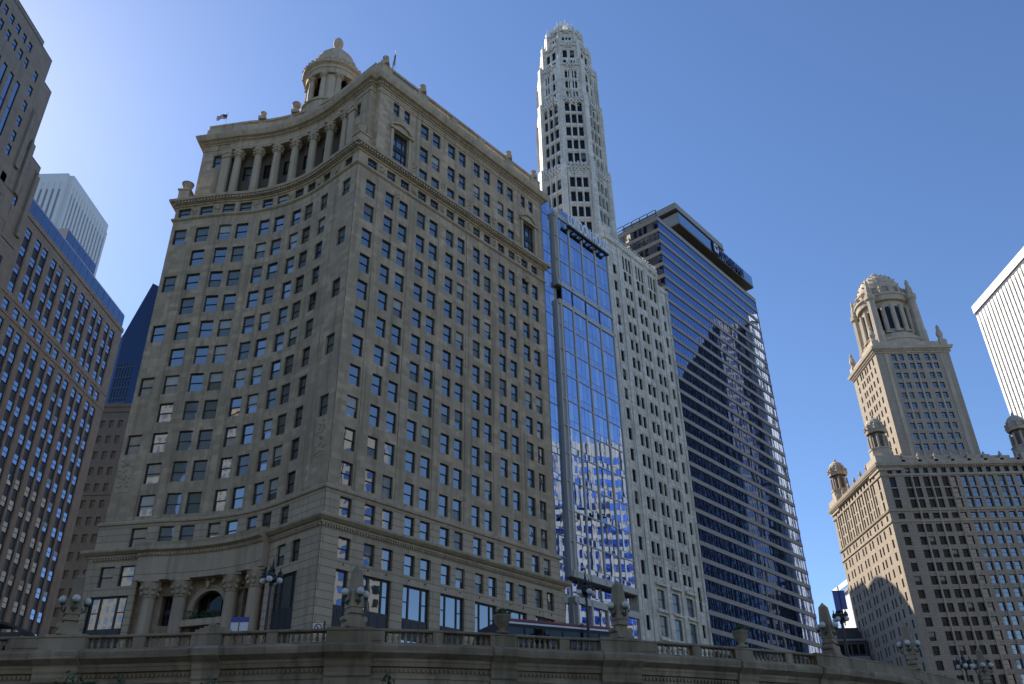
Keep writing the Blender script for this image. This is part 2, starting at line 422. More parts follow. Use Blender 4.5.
def column(mb, c, z0, z1, r, n=14, mi=0):
    h = z1 - z0
    mb.box(c[0] - r * 1.4, c[0] + r * 1.4, c[1] - r * 1.4, c[1] + r * 1.4, z0, z0 + r * .4, mi)
    mb.lathe((c[0], c[1], z0), [(r * 1.3, r * .4), (r * 1.3, r * .7), (r * 1.02, r * .9), (r, h * .35), (r * .85, h - r * 2.4)], n, mi)
def capital(mb, c, z1, r, n=12, mi=0):
    zb = z1 - r * 2.4
    mb.lathe((c[0], c[1], zb), [(r * .85, 0), (r * 1.0, .06), (r * .9, .15), (r * 1.05, r * 1.0), (r * 1.35, r * 1.9), (r * 1.4, r * 2.1)], n, mi)
    mb.box(c[0] - r * 1.35, c[0] + r * 1.35, c[1] - r * 1.35, c[1] + r * 1.35, z1 - r * .3, z1, mi)
    for k in range(8):
        a = k * math.pi / 4
        for q, rr in ((.6, 1.12), (1.3, 1.3)): mb.ball((c[0] + r * rr * math.cos(a), c[1] + r * rr * math.sin(a), zb + r * q), r * .28, 6, mi)

STREET = 8.9
U = V3((math.sin(R(40.62)), math.cos(R(40.62)))); NW = V3((U[1], -U[0]))     # riverside street direction and its outward normal
C0 = V3((-18.2, 82.0))
WACK = Line2(C0, U)

# ------------------------------------------------------------------ the setting: river, quay, streets
#RAIL
RAIL = [(-75, 50.6), (-45, 50.6), (-29.9, 50.5), (-23.1, 50.6), (-15.4, 50.2), (-11.2, 50.0), (-7.8, 50.4), (-4.6, 51.2), (-1.6, 52.3), (2.4, 53.9), (6.8, 55.2), (11, 57.0), (13.8, 58.4), (17.8, 60.4), (22.7, 63.1), (26.5, 65.9), (29.3, 68.6), (32.5, 71.7), (35.4, 74.6), (38.8, 77.9), (46, 85.5), (62, 103), (90, 134)]
mb = MB(); mb.box(-1500, 1500, -900, 1500, -2.6, -2.2); struct('river', mb, ['water'])
mb = MB()
pts = offset_line(RAIL, -.2); mb.prism([tuple(p) for p in pts] + [(900, 900), (900, 1600), (-1200, 1600), (-1200, 50.8)], STREET - .5, STREET - .01)
struct('street', mb, ['asphalt'])
mb = MB(); o1 = offset_line(RAIL, -.3); o2 = offset_line(RAIL, -5.0)
mb.prism([tuple(p) for p in o1] + [tuple(p) for p in o2[::-1]], STREET - .009, STREET + .13); struct('pavement', mb, ['paving'])
mb = MB(); o1 = offset_line(RAIL, .02); o2 = offset_line(RAIL, 9.0)
mb.prism([tuple(p) for p in o1] + [tuple(p) for p in o2[::-1]], -2.6, .3); struct('riverwalk', mb, ['paving'])
mb = MB(); mb.prism([(-600, -260), (120, -260), (120, -60), (110, -20), (190, 190), (230, 225), (900, 225), (900, -600), (-600, -600)], -2.6, 4.0); struct('north_bank', mb, ['paving'])
# ------------------------------------------------------------------ corner office building with the concave front
class Concave:
    O = V3((-38.91, 68.6)); RR = 22.35
    def at(s, q, off=0.0):
        if q < 7: return V3((s.O[0] - (7 - q) * 1.06, s.O[1] + s.RR - off + (7 - q) * .17)), V3((-.158, -.9875))
        if q < 22.84:
            th = (q - 7) / s.RR; d = V3((math.sin(th), math.cos(th))); return s.O + d * (s.RR - off), -d
        th = R(40.62); d = V3((math.sin(th), math.cos(th))); t = V3((d[1], -d[0]))
        return s.O + d * (s.RR - off) + t * (q - 22.84), -d
class UpperConcave(Concave):
    def at(s, q, off=0.0): return Concave.at(s, q, off - (2.5 if q < 7 else 2.5 - .8 * (q - 7) / 15.84 if q < 22.84 else 1.7))
CON = Concave(); UPC = UpperConcave()
ARC = [7 + i * 15.84 / 20 for i in range(21)]
def up_line(a, b, off=0.0): return [UPC.at(q, off)[0] for q in sorted(set([a, b] + [x for x in ARC if a < x < b]))]
def con_line(a, b, off=0.0): return [CON.at(q, off)[0] for q in sorted(set([a, b] + [x for x in ARC if a < x < b]))]
def corner_building():
    T0 = -1.25; T1 = 35.9; QE = 29.84
    cq, _ = CON.at(QE); root = thing('office_building', 'tan limestone corner building with a concave columned front and domed lantern on its roof', 'building', (cq[0], cq[1], STREET))
    rows = [(t - 2.5, t) for t in (71.62, 67.79, 63.95, 60.17, 56.37, 52.63, 48.82, 45.04, 41.17, 37.34, 33.49)]
    lcols = [(.3, 1.85), (3.54, 5.0), (5.95, 7.45), (9.09, 10.6), (11.41, 12.94), (14.5, 15.98), (16.79, 18.24), (19.94, 21.35), (22.23, 23.6), (25.26, 26.66), (27.58, 29.0), (30.57, 32.05), (32.91, 34.3)]
    ccols = [(3.4, 5.2), (6.5, 8.2), (8.9, 10.6), (12.2, 13.75), (14.5, 16.1), (17.35, 18.9), (19.6, 21.15), (22.65, 24.15)]
    wall = MB(); wins = []; shops = []
    vv = (1, 2, 3, 4, 5)
    # river-side facade
    att = [(73.75, 75.2)]; low = [(27.35, 29.55)]; base = [(23.1, 25.3)]
    grid_wall(wall, WACK, T0, T1, 30.2, 76.2, lcols, att + rows, .22, 0, 'sash', .1, wins=wins, varp=.25, vars_=vv, g=1)
    grid_wall(wall, WACK, T0 - .3, T1 + .3, 26.6, 30.2, lcols, low, .26, .3, 'sash', .1, wins=wins, varp=.25, vars_=vv, g=1, mi=1)
    gops = [(.3, 1.85)] + [(lcols[i][0], lcols[i + 1][1]) for i in range(1, 13, 2)]
    ex = [(a, b, STREET + .6, 22.1) for a, b in gops]
    for a, b, z0, z1 in ex: shops.append((win(b - a, z1 - z0, 'shop', 0, 0, .16, 1), frame_at(WACK, a, b, z0, .28, .6), b - a, z1 - z0))
    grid_wall(wall, WACK, T0 - .6, T1 + .6, STREET, 26.6, lcols, base, .28, .6, 'sash', .1, wins=wins, varp=.2, vars_=vv, g=1, extra=ex, mi=1)
    # concave facade
    stair = [(.45, 2.15), (27.1, 28.65)]
    srows = [rows[i] for i in (0, 2, 4, 6, 8)]
    def cwall(cols, rws, a, b, z0, z1, extra, off=0.0, mi=0, dp=.24):
        grid_wall(wall, CON, a, b, z0, z1, cols, rws, dp, off, 'sash', .1, wins=wins, varp=.62, vars_=vv, g=1, extra=extra, steps=ARC, mi=mi)
    ex = []
    for s0, s1 in stair:
        for zb, zt in srows + att:
            ex.append((s0, s1, zb, zt)); wins.append((win(s1 - s0, zt - zb, 'sash', RNG.choice((0, 1, 2)), .1), frame_at(CON, s0, s1, zb, .24), s1 - s0, zt - zb))
    cwall(ccols, att + rows, -.0, QE, 30.2, 76.2, ex)
    cwall(ccols, low, -.3, QE + .3, 26.6, 30.2, [], .3, 1, .26)
    bw = [(1.0, 2.6), (3.2, 4.8), (23.3, 24.75), (25.8, 27.2)]
    ex = [(.5, 4.7, STREET + .6, 22.1), (23.4, 27.2, STREET + .6, 22.1)]
    for a, b, z0, z1 in ex: shops.append((win(b - a, z1 - z0, 'shop', 0, 0, .16, 1), frame_at(CON, a, b, z0, .28, .6), b - a, z1 - z0))
    cwall(bw[:2], base, -.6, 5.4, STREET, 26.6, ex[:1], .6, 1, .28)
    cwall(bw[2:], base, 22.0, QE + .6, STREET, 26.6, ex[1:], .6, 1, .28)
    # recessed entrance bay between the two base wings
    CX = 13.75
    eo = [(8.1, 9.4, 18.9, 22.0), (17.9, 19.3, 18.9, 22.0), (CX - 2.0, CX + 2.0, STREET + .2, 22.2), (8.1, 9.4, STREET + .5, 16), (17.9, 19.3, STREET + .5, 16)]
    facade(wall, CON, 5.4, 22.0, STREET, 26.6, eo, .9, -.2, ARC, 0)
    for q in (5.4, 22.0):
        a_, _ = CON.at(q, .6); b_, _ = CON.at(q, -.2); wall.add([(*a_, STREET), (*b_, STREET), (*b_, 26.6), (*a_, 26.6)], [(0, 1, 2, 3) if q > 10 else (3, 2, 1, 0)], 1)
    for o in eo: shops.append((win(o[1] - o[0], o[3] - o[2], 'tall', 0, 0, .12, 5), frame_at(CON, o[0], o[1], o[2], .8, -.2), o[1] - o[0], o[3] - o[2]))
    # upper storeys behind the notch corners
    upc = lcols[3:11]; up = [(t - 2.5, t) for t in (87.5, 83.19, 79.15)]
    tl = [(4.15, 6.75), (31.1, 33.7)]; pr = [(3.85, 4.95), (5.85, 6.95), (30.8, 31.9), (32.7, 33.8)]
    ex = [(a, b, 77.3, 82.5) for a, b in tl] + [(a, b, 85.5, 87.7) for a, b in pr]
    for a, b in tl: shops.append((win(b - a, 5.2, 'tall', 0, 0, .12, 1), frame_at(WACK, a, b, 77.3, .22), b - a, 5.2))
    for a, b in pr: wins.append((win(b - a, 2.2, 'sash', 0, .1), frame_at(WACK, a, b, 85.5, .22), b - a, 2.2))
    PE = 29.0; TP = T0 + 1.7 + .9
    grid_wall(wall, WACK, TP, T1, 76.2, 90.2, upc, up, .22, 0, 'sash', .1, wins=wins, varp=.15, vars_=vv, g=1, extra=ex)
    # the two wings and the loggia wall set back behind the columns
    LA, LB = 5.2, 24.9
    wo = [(2.6, 3.8, 84.6, 87.0), (26.0, 27.0, 84.6, 87.0)]
    for a, b, z0, z1 in wo: wins.append((win(b - a, z1 - z0, 'sash', 1, .08), frame_at(UPC, a, b, z0, .34), b - a, z1 - z0))
    facade(wall, UPC, .9, LA, 76.2, 90.2, wo[:1], .34, 0); facade(wall, UPC, LB, PE, 76.2, 90.2, wo[1:], .34, 0, ARC)
    colq = [6.17, 8.95, 11.6, 14.3, 17.2, 20.2, 23.4]; ops = []
    for i in range(6):
        m = (colq[i] + colq[i + 1]) / 2
        for z0, z1 in ((77.9, 80.7), (82.9, 85.5)):
            ops.append((m - .85, m + .85, z0, z1)); wins.append((win(1.7, z1 - z0, 'sash', RNG.choice((0, 1, 2, 3)), .06), frame_at(UPC, m - .85, m + .85, z0, .25, -1.7), 1.7, z1 - z0))
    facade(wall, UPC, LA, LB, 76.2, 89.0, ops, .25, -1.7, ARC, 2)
    for q in (LA, LB):
        a_, _ = UPC.at(q, 0); b_, _ = UPC.at(q, -1.7); wall.add([(*a_, 76.2), (*b_, 76.2), (*b_, 89.0), (*a_, 89.0)], [(0, 1, 2, 3) if q > 10 else (3, 2, 1, 0)], 0)
    # notch walls, side and back walls, roof
    P1, _ = UPC.at(PE); n1 = P1 + U * .9; p2 = WACK.at(TP)[0]
    for a, b in ((P1, n1), (n1, p2)): facade(wall, Line2(a, b - a), 0, np.linalg.norm(b - a), 76.2, 90.2)
    A, _ = CON.at(0); B = A + V3((0, 26)); Rr, _ = WACK.at(T1); Bk = Rr - NW * 26
    L1 = UPC.at(.9)[0]; L2 = L1 + V3((0, 24))
    for a, b, z0, z1 in ((B, A, 26.6, 76.2), (V3((A[0] - .6, B[1])), A + V3((-.6, -.6)), STREET, 26.6), (L2, L1, 76.2, 90.2), (Rr, Bk, STREET, 91.5), (Bk, B, STREET, 91.5)):
        facade(wall, Line2(a, b - a), 0, np.linalg.norm(b - a), z0, z1)
    low_l = con_line(0, QE) + [WACK.at(T1)[0]]
    up_l = up_line(.9, PE) + [n1, p2, WACK.at(T1)[0]]
    wall.prism([tuple(p) for p in up_l] + [tuple(Bk), tuple(L2)], 89.9, 90.1, 2, True)
    wall.prism([tuple(p) for p in low_l] + [tuple(Bk), tuple(B)], 75.9, 76.0, 2, True)
    wall.build('wall', ['limestone', 'limestone_base', 'brown_panel'], root)
    full = [tuple(B)] + con_line(0, QE) + [WACK.at(T1)[0], tuple(Bk)]
    upf = [tuple(L2)] + up_line(.9, PE) + [n1, p2, WACK.at(T1)[0], tuple(Bk)]
    # mouldings
    c = MB(); c.sweep(full, [(.2, 26.2), (.75, 26.25), (.8, 26.45), (1.0, 26.5), (1.35, 26.75), (1.4, 26.95), (1.25, 27.1), (.7, 27.2), (.2, 27.25)])
    dentils(c, [tuple(p) for p in full[1:-1]], .62, 25.95, 26.2, .16, .34, .2)
    c.build('lower_cornice', ['limestone_trim'], root)
    c = MB(); c.sweep(full, [(-.05, 29.95), (.5, 30.0), (.55, 30.2), (.35, 30.45), (-.05, 30.55)]); c.build('string_course', ['limestone_trim'], root)
    c = MB(); c.sweep(full, [(-.05, 73.1), (.12, 73.15), (.3, 73.3), (.3, 73.5), (-.05, 73.55)]); c.build('string_course', ['limestone_trim'], root)
    c = MB(); c.sweep(full, [(-.05, 75.5), (.15, 75.5), (.2, 75.7), (.45, 75.75), (.45, 76.1), (.85, 76.15), (.95, 76.5), (.8, 76.65), (-.3, 76.7)])
    dentils(c, [tuple(p) for p in full[1:-1]], .44, 75.78, 76.1, .22, .46, .3); c.build('dentil_cornice', ['limestone_trim'], root)
    c = MB(); c.sweep(upf, [(-.05, 87.9), (.12, 87.95), (.12, 88.2), (.02, 88.25)]); lumps(c, upf[1:-1], -.02, 88.52, .2, .75)
    lumps(c, upf[1:-1], -.02, 88.5, .14, .42)
    c.build('frieze', ['limestone_trim'], root)
    c = MB(); c.sweep(upf, [(-.4, 88.85), (.15, 88.9), (.2, 89.05), (.35, 89.1), (.4, 89.35), (.9, 89.5), (1.05, 89.8), (1.2, 90.15), (1.22, 90.35), (.8, 90.42), (-.6, 90.45)])
    dentils(c, [tuple(p) for p in upf[1:-1]], .34, 89.1, 89.35, .2, .44, .2)
    c.build('crowning_cornice', ['limestone_trim'], root)
    # entablature slab over the loggia
    c = MB(); sl_ = up_line(LA - .3, LB + .3); c.sweep(sl_, [(-1.75, 87.6), (.06, 87.6), (.1, 89.0), (-1.75, 89.0)], ends=True); c.build('loggia_lintel', ['limestone_trim'], root)
    # parapet with open balustrades
    c = MB(); c.sweep(upf, [(-.9, 90.4), (.05, 90.4), (.05, 92.35), (-.9, 92.35)])
    pl = [tuple(p) for p in offset_line(upf, .15)[1:-1]]
    def parapet(seg, solid):
        for i in range(len(seg) - 1):
            p, q = V3(seg[i]), V3(seg[i + 1]); e = q - p; ln = np.linalg.norm(e); e = e / ln; nn = V3((e[1], -e[0]))
            c.par((*(p - nn * .2), 93.2), (*(e * ln), 0), (*(nn * .45), 0), (0, 0, .4))
            if solid: c.par((*(p - nn * .1), 91.7), (*(e * ln), 0), (*(nn * .3), 0), (0, 0, 1.55))
            else:
                k = max(2, int(ln / .34))
                for j in range(k): m = p + e * (j + .5) * ln / k; c.lathe((m[0], m[1], 92.3), [(.13, 0), (.1, .1), (.15, .35), (.13, .5), (.08, .7), (.13, .92)], 6)
    cp = [UPC.at(q, -.6)[0] for q in np.linspace(.9, PE, 28)]
    for i in range(27): parapet(cp[i:i + 2], i < 5 or i > 20 or i % 4 == 3)
    parapet([tuple(cp[-1]), tuple(n1 - NW * .1)], True); parapet([tuple(n1), tuple(p2 - NW * .2)], True)
    wt = [TP, 3.2, 8.2, 10.2, 15.0, 16.4, 21.0, 22.4, 27.4, 29.2, 33.6, 36.0]
    for i in range(len(wt) - 1): parapet([WACK.at(wt[i], -.2)[0], WACK.at(wt[i + 1], -.2)[0]], i % 2 == 0)
    c.build('parapet', ['limestone_trim'], root)
    for p in [WACK.at(t, -.2)[0] for t in (2.0, 9.2, 28.3, 34.6)] + [UPC.at(q, -.5)[0] for q in (8.6, 13.4)]:
        c = MB(); s_ = 1.5 if p[0] < -30 and p[0] > -36 else 1.0
        c.box(p[0] - .55, p[0] + .55, p[1] - .55, p[1] + .55, 93.5, 94.1); urn(c, (p[0], p[1], 94.1), .62 * s_)
        c.build('roof_urn', ['limestone_trim'], root)
    # urns on pedestals standing in the notches over the dentil cornice
    for p, e in ((CON.at(28.9, -.85)[0], U), (CON.at(.55, -.75)[0], V3((1, 0)))):
        c = MB(); nn = V3((e[1], -e[0]))
        c.par((*(p - e * .75 - nn * .75), 76.6), (*(e * 1.5), 0), (*(nn * 1.5), 0), (0, 0, 2.1)); c.par((*(p - e * .9 - nn * .9), 78.7), (*(e * 1.8), 0), (*(nn * 1.8), 0), (0, 0, .25))
        c.lathe((p[0], p[1], 78.95), [(.55, 0), (.35, .2), (.55, .6), (.78, 1.1), (.7, 1.3), (.85, 1.45), (.3, 1.6), (0, 1.65)], 14)
        c.build('corner_urn', ['limestone_trim'], root)
    # loggia columns
    for q in colq:
        p, _ = UPC.at(q, -.45); c = MB(); column(c, p, 76.7, 87.6, .62); o = c.build('loggia_column', ['limestone_trim'], root, True)
        k = MB(); capital(k, p, 87.6, .62); k.build('capital', ['limestone_trim'], o)
    for q in (4.7, 25.4):
        p, n_ = UPC.at(q); e = V3((-n_[1], n_[0])); c = MB()
        c.par((*(p - e * .6 - n_ * .1), 76.7), (*(e * 1.2), 0), (*(n_ * .35), 0), (0, 0, 9.4)); o = c.build('pilaster', ['limestone_trim'], root)
        k = MB(); k.par((*(p - e * .75 - n_ * .1), 86.1), (*(e * 1.5), 0), (*(n_ * .5), 0), (0, 0, 1.5)); lumps(k, [tuple(p - e * .7), tuple(p + e * .7)], .42, 86.8, .22, .4); k.build('capital', ['limestone_trim'], o)
    # pedimented surrounds of the two tall windows
    for a, b in tl:
        c = MB(); m = (a + b) / 2
        for x in (a - .55, b + .1):
            p = WACK.at(x)[0]; c.par((*p, 77.0), (*(U * .45), 0), (*(NW * .22), 0), (0, 0, 5.6))
        p = WACK.at(a - .8)[0]; c.par((*p, 82.6), (*(U * (b - a + 1.6)), 0), (*(NW * .45), 0), (0, 0, .35))
        for j in range(10):
            t0, t1 = j / 10, (j + 1) / 10; x0, x1 = a - .8 + (b - a + 1.6) * t0, a - .8 + (b - a + 1.6) * t1
            h0 = 1.1 * math.sin(math.pi * (t0 + t1) / 2) + .05; p = WACK.at(x0)[0]
            c.par((*p, 82.95 + h0 - .15), (*(U * (x1 - x0)), .35 * (1 if j < 5 else -1) * abs(4.5 - j) / 6), (*(NW * .45), 0), (0, 0, .28))
            c.par((*p, 82.95), (*(U * (x1 - x0)), 0), (*(NW * .15), 0), (0, 0, h0 - .1))
        c.build('window_surround', ['limestone_trim'], root)
    # carved relief panels on the end piers and keystones of the attic
    for q, z in ((1.1, 36.2), (28.0, 36.2)):
        c = MB(); p, n_ = CON.at(q); e = V3((-n_[1], n_[0])); c.par((*(p - e * .95 - n_ * .06), z - 2.2), (*(e * 1.9), 0), (*(n_ * .1), 0), (0, 0, 4.4)); relief(c, frame_at(CON, q - .5, q + .5, z, -.04), 1.6, 4.0, 46, .15); c.build('relief_carving', ['limestone_trim'], root)
    def cart(P, q, hw, z, w_, h_, n, r):
        c = MB(); p, n_ = P.at(q); e = V3((-n_[1], n_[0])); c.par((*(p - e * w_ * .55 - n_ * .05), z - h_ * .6), (*(e * w_ * 1.1), 0), (*(n_ * .1), 0), (0, 0, h_ * 1.2)); relief(c, frame_at(P, q - hw, q + hw, z, -.05), w_, h_, n, r); c.build('cartouche', ['limestone_trim'], root)
    for t in (2.7, 8.3, 13.7, 19.1, 24.4, 29.8): cart(WACK, t, .4, 74.6, .5, .9, 10, .2)
    for t in (5.45, 31.9): cart(WACK, t, .4, 71.9, .8, 1.0, 16, .2)
    for q in (2.8, 5.85, 11.4, 16.7, 21.9, 25.6): cart(CON, q, .4, 74.6, .5, .9, 10, .2)
    for t in (8.3, 13.7, 19.1, 24.4, 29.8): cart(WACK, t, .3, 78.6, .6, 1.2, 8, .16)
    # shallow piers between the window pairs
    c = MB()
    for t in (2.7, 8.3, 13.7, 19.1, 24.4, 29.8):
        p = WACK.at(t - .55)[0]; c.par((*p, 30.6), (*(U * 1.1), 0), (*(NW * .07), 0), (0, 0, 42.4))
    for q in (2.75, 5.85, 11.4, 16.75, 21.9, 25.4):
        p, n_ = CON.at(q); e = V3((-n_[1], n_[0])); c.par((*(p - e * .5), 30.6), (*(e * 1.0), 0), (*(n_ * .07), 0), (0, 0, 42.4))
    c.build('pier', ['limestone'], root)
    # iron tie knobs under the base windows
    c = MB()
    for a, b in lcols: p = WACK.at((a + b) / 2, .62)[0]; c.ball((p[0], p[1], 22.6), .1, 6)
    c.build('wall_anchor', ['dark_iron'], root)
    # giant order at the entrance
    for q in (6.98, 10.47, 16.95, 20.4):
        p, _ = CON.at(q, .55); c = MB(); column(c, p, STREET, 23.4, .78, 18); o = c.build('entrance_column', ['limestone_trim'], root, True)
        k = MB(); capital(k, p, 23.4, .78, 14); k.build('capital', ['limestone_trim'], o)
    c = MB(); ln = con_line(5.5, 21.9); c.sweep(ln, [(-.2, 23.4), (1.3, 23.42), (1.3, 24.0), (1.36, 24.05), (1.36, 25.9), (1.5, 25.95), (1.5, 26.3), (2.0, 26.5), (2.05, 26.9), (2.2, 27.25), (1.7, 27.4), (-.2, 27.6)])
    dentils(c, [tuple(p) for p in ln], 1.4, 26.0, 26.28, .16, .34, .25)
    c.build('entablature', ['limestone_trim'], root)
    # arch: spandrel pieces and archivolt round the great window
    c = MB(); SP = 20.25; ra = 1.95
    def pt(x, z, off): p, _ = CON.at(CX + x, off); return (p[0], p[1], z)
    for sx in (-1, 1):
        for j in range(10):
            t0, t1 = j * math.pi / 20, (j + 1) * math.pi / 20
            a0, a1 = (sx * ra * math.cos(t0), SP + ra * math.sin(t0)), (sx * ra * math.cos(t1), SP + ra * math.sin(t1))
            for off in (-.25,):
                q4 = [pt(a0[0], a0[1], off), pt(a1[0], a1[1], off), pt(a1[0], 22.3, off), pt(sx * 2.05 if j == 0 else a0[0], 22.3, off)]
                c.add(q4 + [tuple(V3(x) + V3((0, .5, 0))) for x in q4], [(0, 1, 2, 3), (3, 2, 1, 0), (0, 1, 5, 4), (4, 5, 1, 0)])
    for j in range(20):
        t0, t1 = j * math.pi / 20, (j + 1) * math.pi / 20
        P = [pt(r_ * math.cos(t), SP + r_ * math.sin(t), o_) for t in (t0, t1) for r_ in (1.95, 2.5) for o_ in (-.3, .12)]
        c.add(P, [(0, 2, 3, 1), (4, 5, 7, 6), (1, 3, 7, 5), (2, 6, 7, 3), (0, 1, 5, 4)])
    relief(c, frame_at(CON, CX - .4, CX + .4, 22.9, -.35), 1.0, .9, 14, .22)
    c.build('arch', ['limestone_trim'], root)
    c = MB(); P = [pt(x, 0, o_)[:2] for x, o_ in ((-2.6, -.3), (2.6, -.3), (2.6, .9), (-2.6, .9))]; c.prism(P, 18.5, 19.15)
    o = c.build('balcony', ['limestone_trim'], root); k = MB(); lr = random.Random(3)
    for i in range(420):
        p = pt(lr.uniform(-1.8, 1.8), 19.2 + lr.random() * .75, lr.uniform(.1, .8)); a = V3((lr.gauss(0, .1), lr.gauss(0, .1), lr.gauss(0, .1))); b = V3((lr.gauss(0, .1), lr.gauss(0, .1), lr.gauss(0, .1)))
        k.add([p, tuple(V3(p) + a), tuple(V3(p) + a + b), tuple(V3(p) + b)], [(0, 1, 2, 3)])
    k.build('plants', ['leaf'], o)
    put_windows(root, wins, 'window', 100)
    put_windows(root, shops, 'display_window', 100)
    # lantern: drum, ring of columns, dome, finial
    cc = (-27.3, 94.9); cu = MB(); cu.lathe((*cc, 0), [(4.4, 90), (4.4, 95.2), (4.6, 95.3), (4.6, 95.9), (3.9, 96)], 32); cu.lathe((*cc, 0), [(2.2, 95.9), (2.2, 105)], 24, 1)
    cup = cu.build('lantern', ['limestone_trim', 'brown_panel'], root)
    for k_ in range(10):
        a = k_ * math.pi / 5 + .16; p = (cc[0] + 3.75 * math.cos(a), cc[1] + 3.75 * math.sin(a)); c = MB(); column(c, p, 95.9, 104.3, .5, 12); capital(c, p, 104.3, .5, 10); c.build('lantern_column', ['limestone_trim'], cup, True)
    for k_ in range(5):
        a = (k_ * 2 + 1.5) * math.pi / 5 + .16; c = MB()
        c.lathe((*cc, 0), [(2.6, 95.9), (3.9, 95.9), (3.9, 104.2), (2.6, 104.2)], 3, 0, a - .19, .38); c.build('lantern_pier', ['limestone_trim'], cup)
    c = MB(); c.lathe((*cc, 0), [(3.3, 104.3), (4.3, 104.35), (4.35, 105.4), (4.5, 105.5), (4.55, 106.1), (5.0, 106.4), (5.05, 106.8), (4.5, 106.9), (4.4, 107.5), (4.2, 107.6), (4.2, 108.1)], 40); lumps(c, [(cc[0] + 4.9 * math.cos(a), cc[1] + 4.9 * math.sin(a)) for a in np.linspace(0, -6.28, 41)], 0, 107.1, .28, .6); c.build('lantern_cornice', ['limestone_trim'], cup)
    c = MB(); c.lathe((*cc, 0), [(4.2, 108.0), (4.0, 108.6), (3.75, 108.65), (3.5, 109.6), (3.25, 109.65), (2.9, 110.6), (2.6, 110.65), (2.0, 111.5), (1.7, 111.55), (.9, 112.2), (.7, 112.3)], 32); c.build('dome', ['limestone_trim'], cup)
    c = MB(); c.lathe((*cc, 112.2), [(.75, 0), (.5, .4), (.45, .9), (.7, 1.2), (1.15, 1.7), (1.3, 2.4), (1.2, 3.0), (.85, 3.5), (.4, 3.9), (0, 4.1)], 16); c.build('finial', ['limestone_trim'], cup, True)
    def lant(q):
        z = q.z; k = .96 if z < 112.15 else .62
        zz = z if z < 95 else 95 + (z - 95.9) * .64 if z < 104.3 else 100.4 + (z - 104.3) * .86 if z < 108 else 103.6 + (z - 108) * 1.32 if z < 112.2 else 109.15 + (z - 112.2) * .87
        return (cc[0] + (q.x - cc[0]) * k, cc[1] + (q.y - cc[1]) * k, zz)
    for o in [cup] + list(cup.children):
        for v in o.data.vertices: v.co = lant(v.co)
corner_building()
def flagpole(p, z0, h, flag, label):
    root = thing('flagpole', label, 'flagpole', (p[0], p[1], z0)); c = MB(); c.tube((p[0], p[1], z0), (p[0], p[1], z0 + h), .07, .03); c.ball((p[0], p[1], z0 + h), .12); c.build('pole', ['white_paint'], root)
    c = MB(); k = 10; Lf, Hf, dr, ang = flag
    for i in range(k):
        x0, x1 = i / k, (i + 1) / k
        def q(x, z): return (p[0] + math.cos(ang) * Lf * x, p[1] + math.sin(ang) * Lf * x + .15 * math.sin(x * 9), z0 + h - .2 - dr * x - z * Hf + .1 * math.sin(x * 7))
        for j in range(7): c.add([q(x0, j / 7), q(x0, (j + 1) / 7), q(x1, (j + 1) / 7), q(x1, j / 7)], [(0, 1, 2, 3)], 1 if j % 2 == 0 else 0)
        if i < 4: c.add([tuple(V3(q(x0, -.01)) + V3((0, -.02, 0))), tuple(V3(q(x0, .55)) + V3((0, -.02, 0))), tuple(V3(q(x1, .55)) + V3((0, -.02, 0))), tuple(V3(q(x1, -.01)) + V3((0, -.02, 0)))], [(0, 1, 2, 3)], 2)
    c.build('flag', ['flag_cloth', 'red_paint', 'navy_paint'], root)
flagpole((-45.2, 99.5), 90.4, 10.6, (1.7, 1.0, .3, math.pi), 'flagpole with a striped flag blowing leftwards, on the roof left of the domed lantern')
flagpole((-16.2, 86.6), 90.4, 9.4, (.6, 2.2, 1.6, 2.5), 'thin flagpole with a limp hanging flag, on the roof right of the domed lantern')

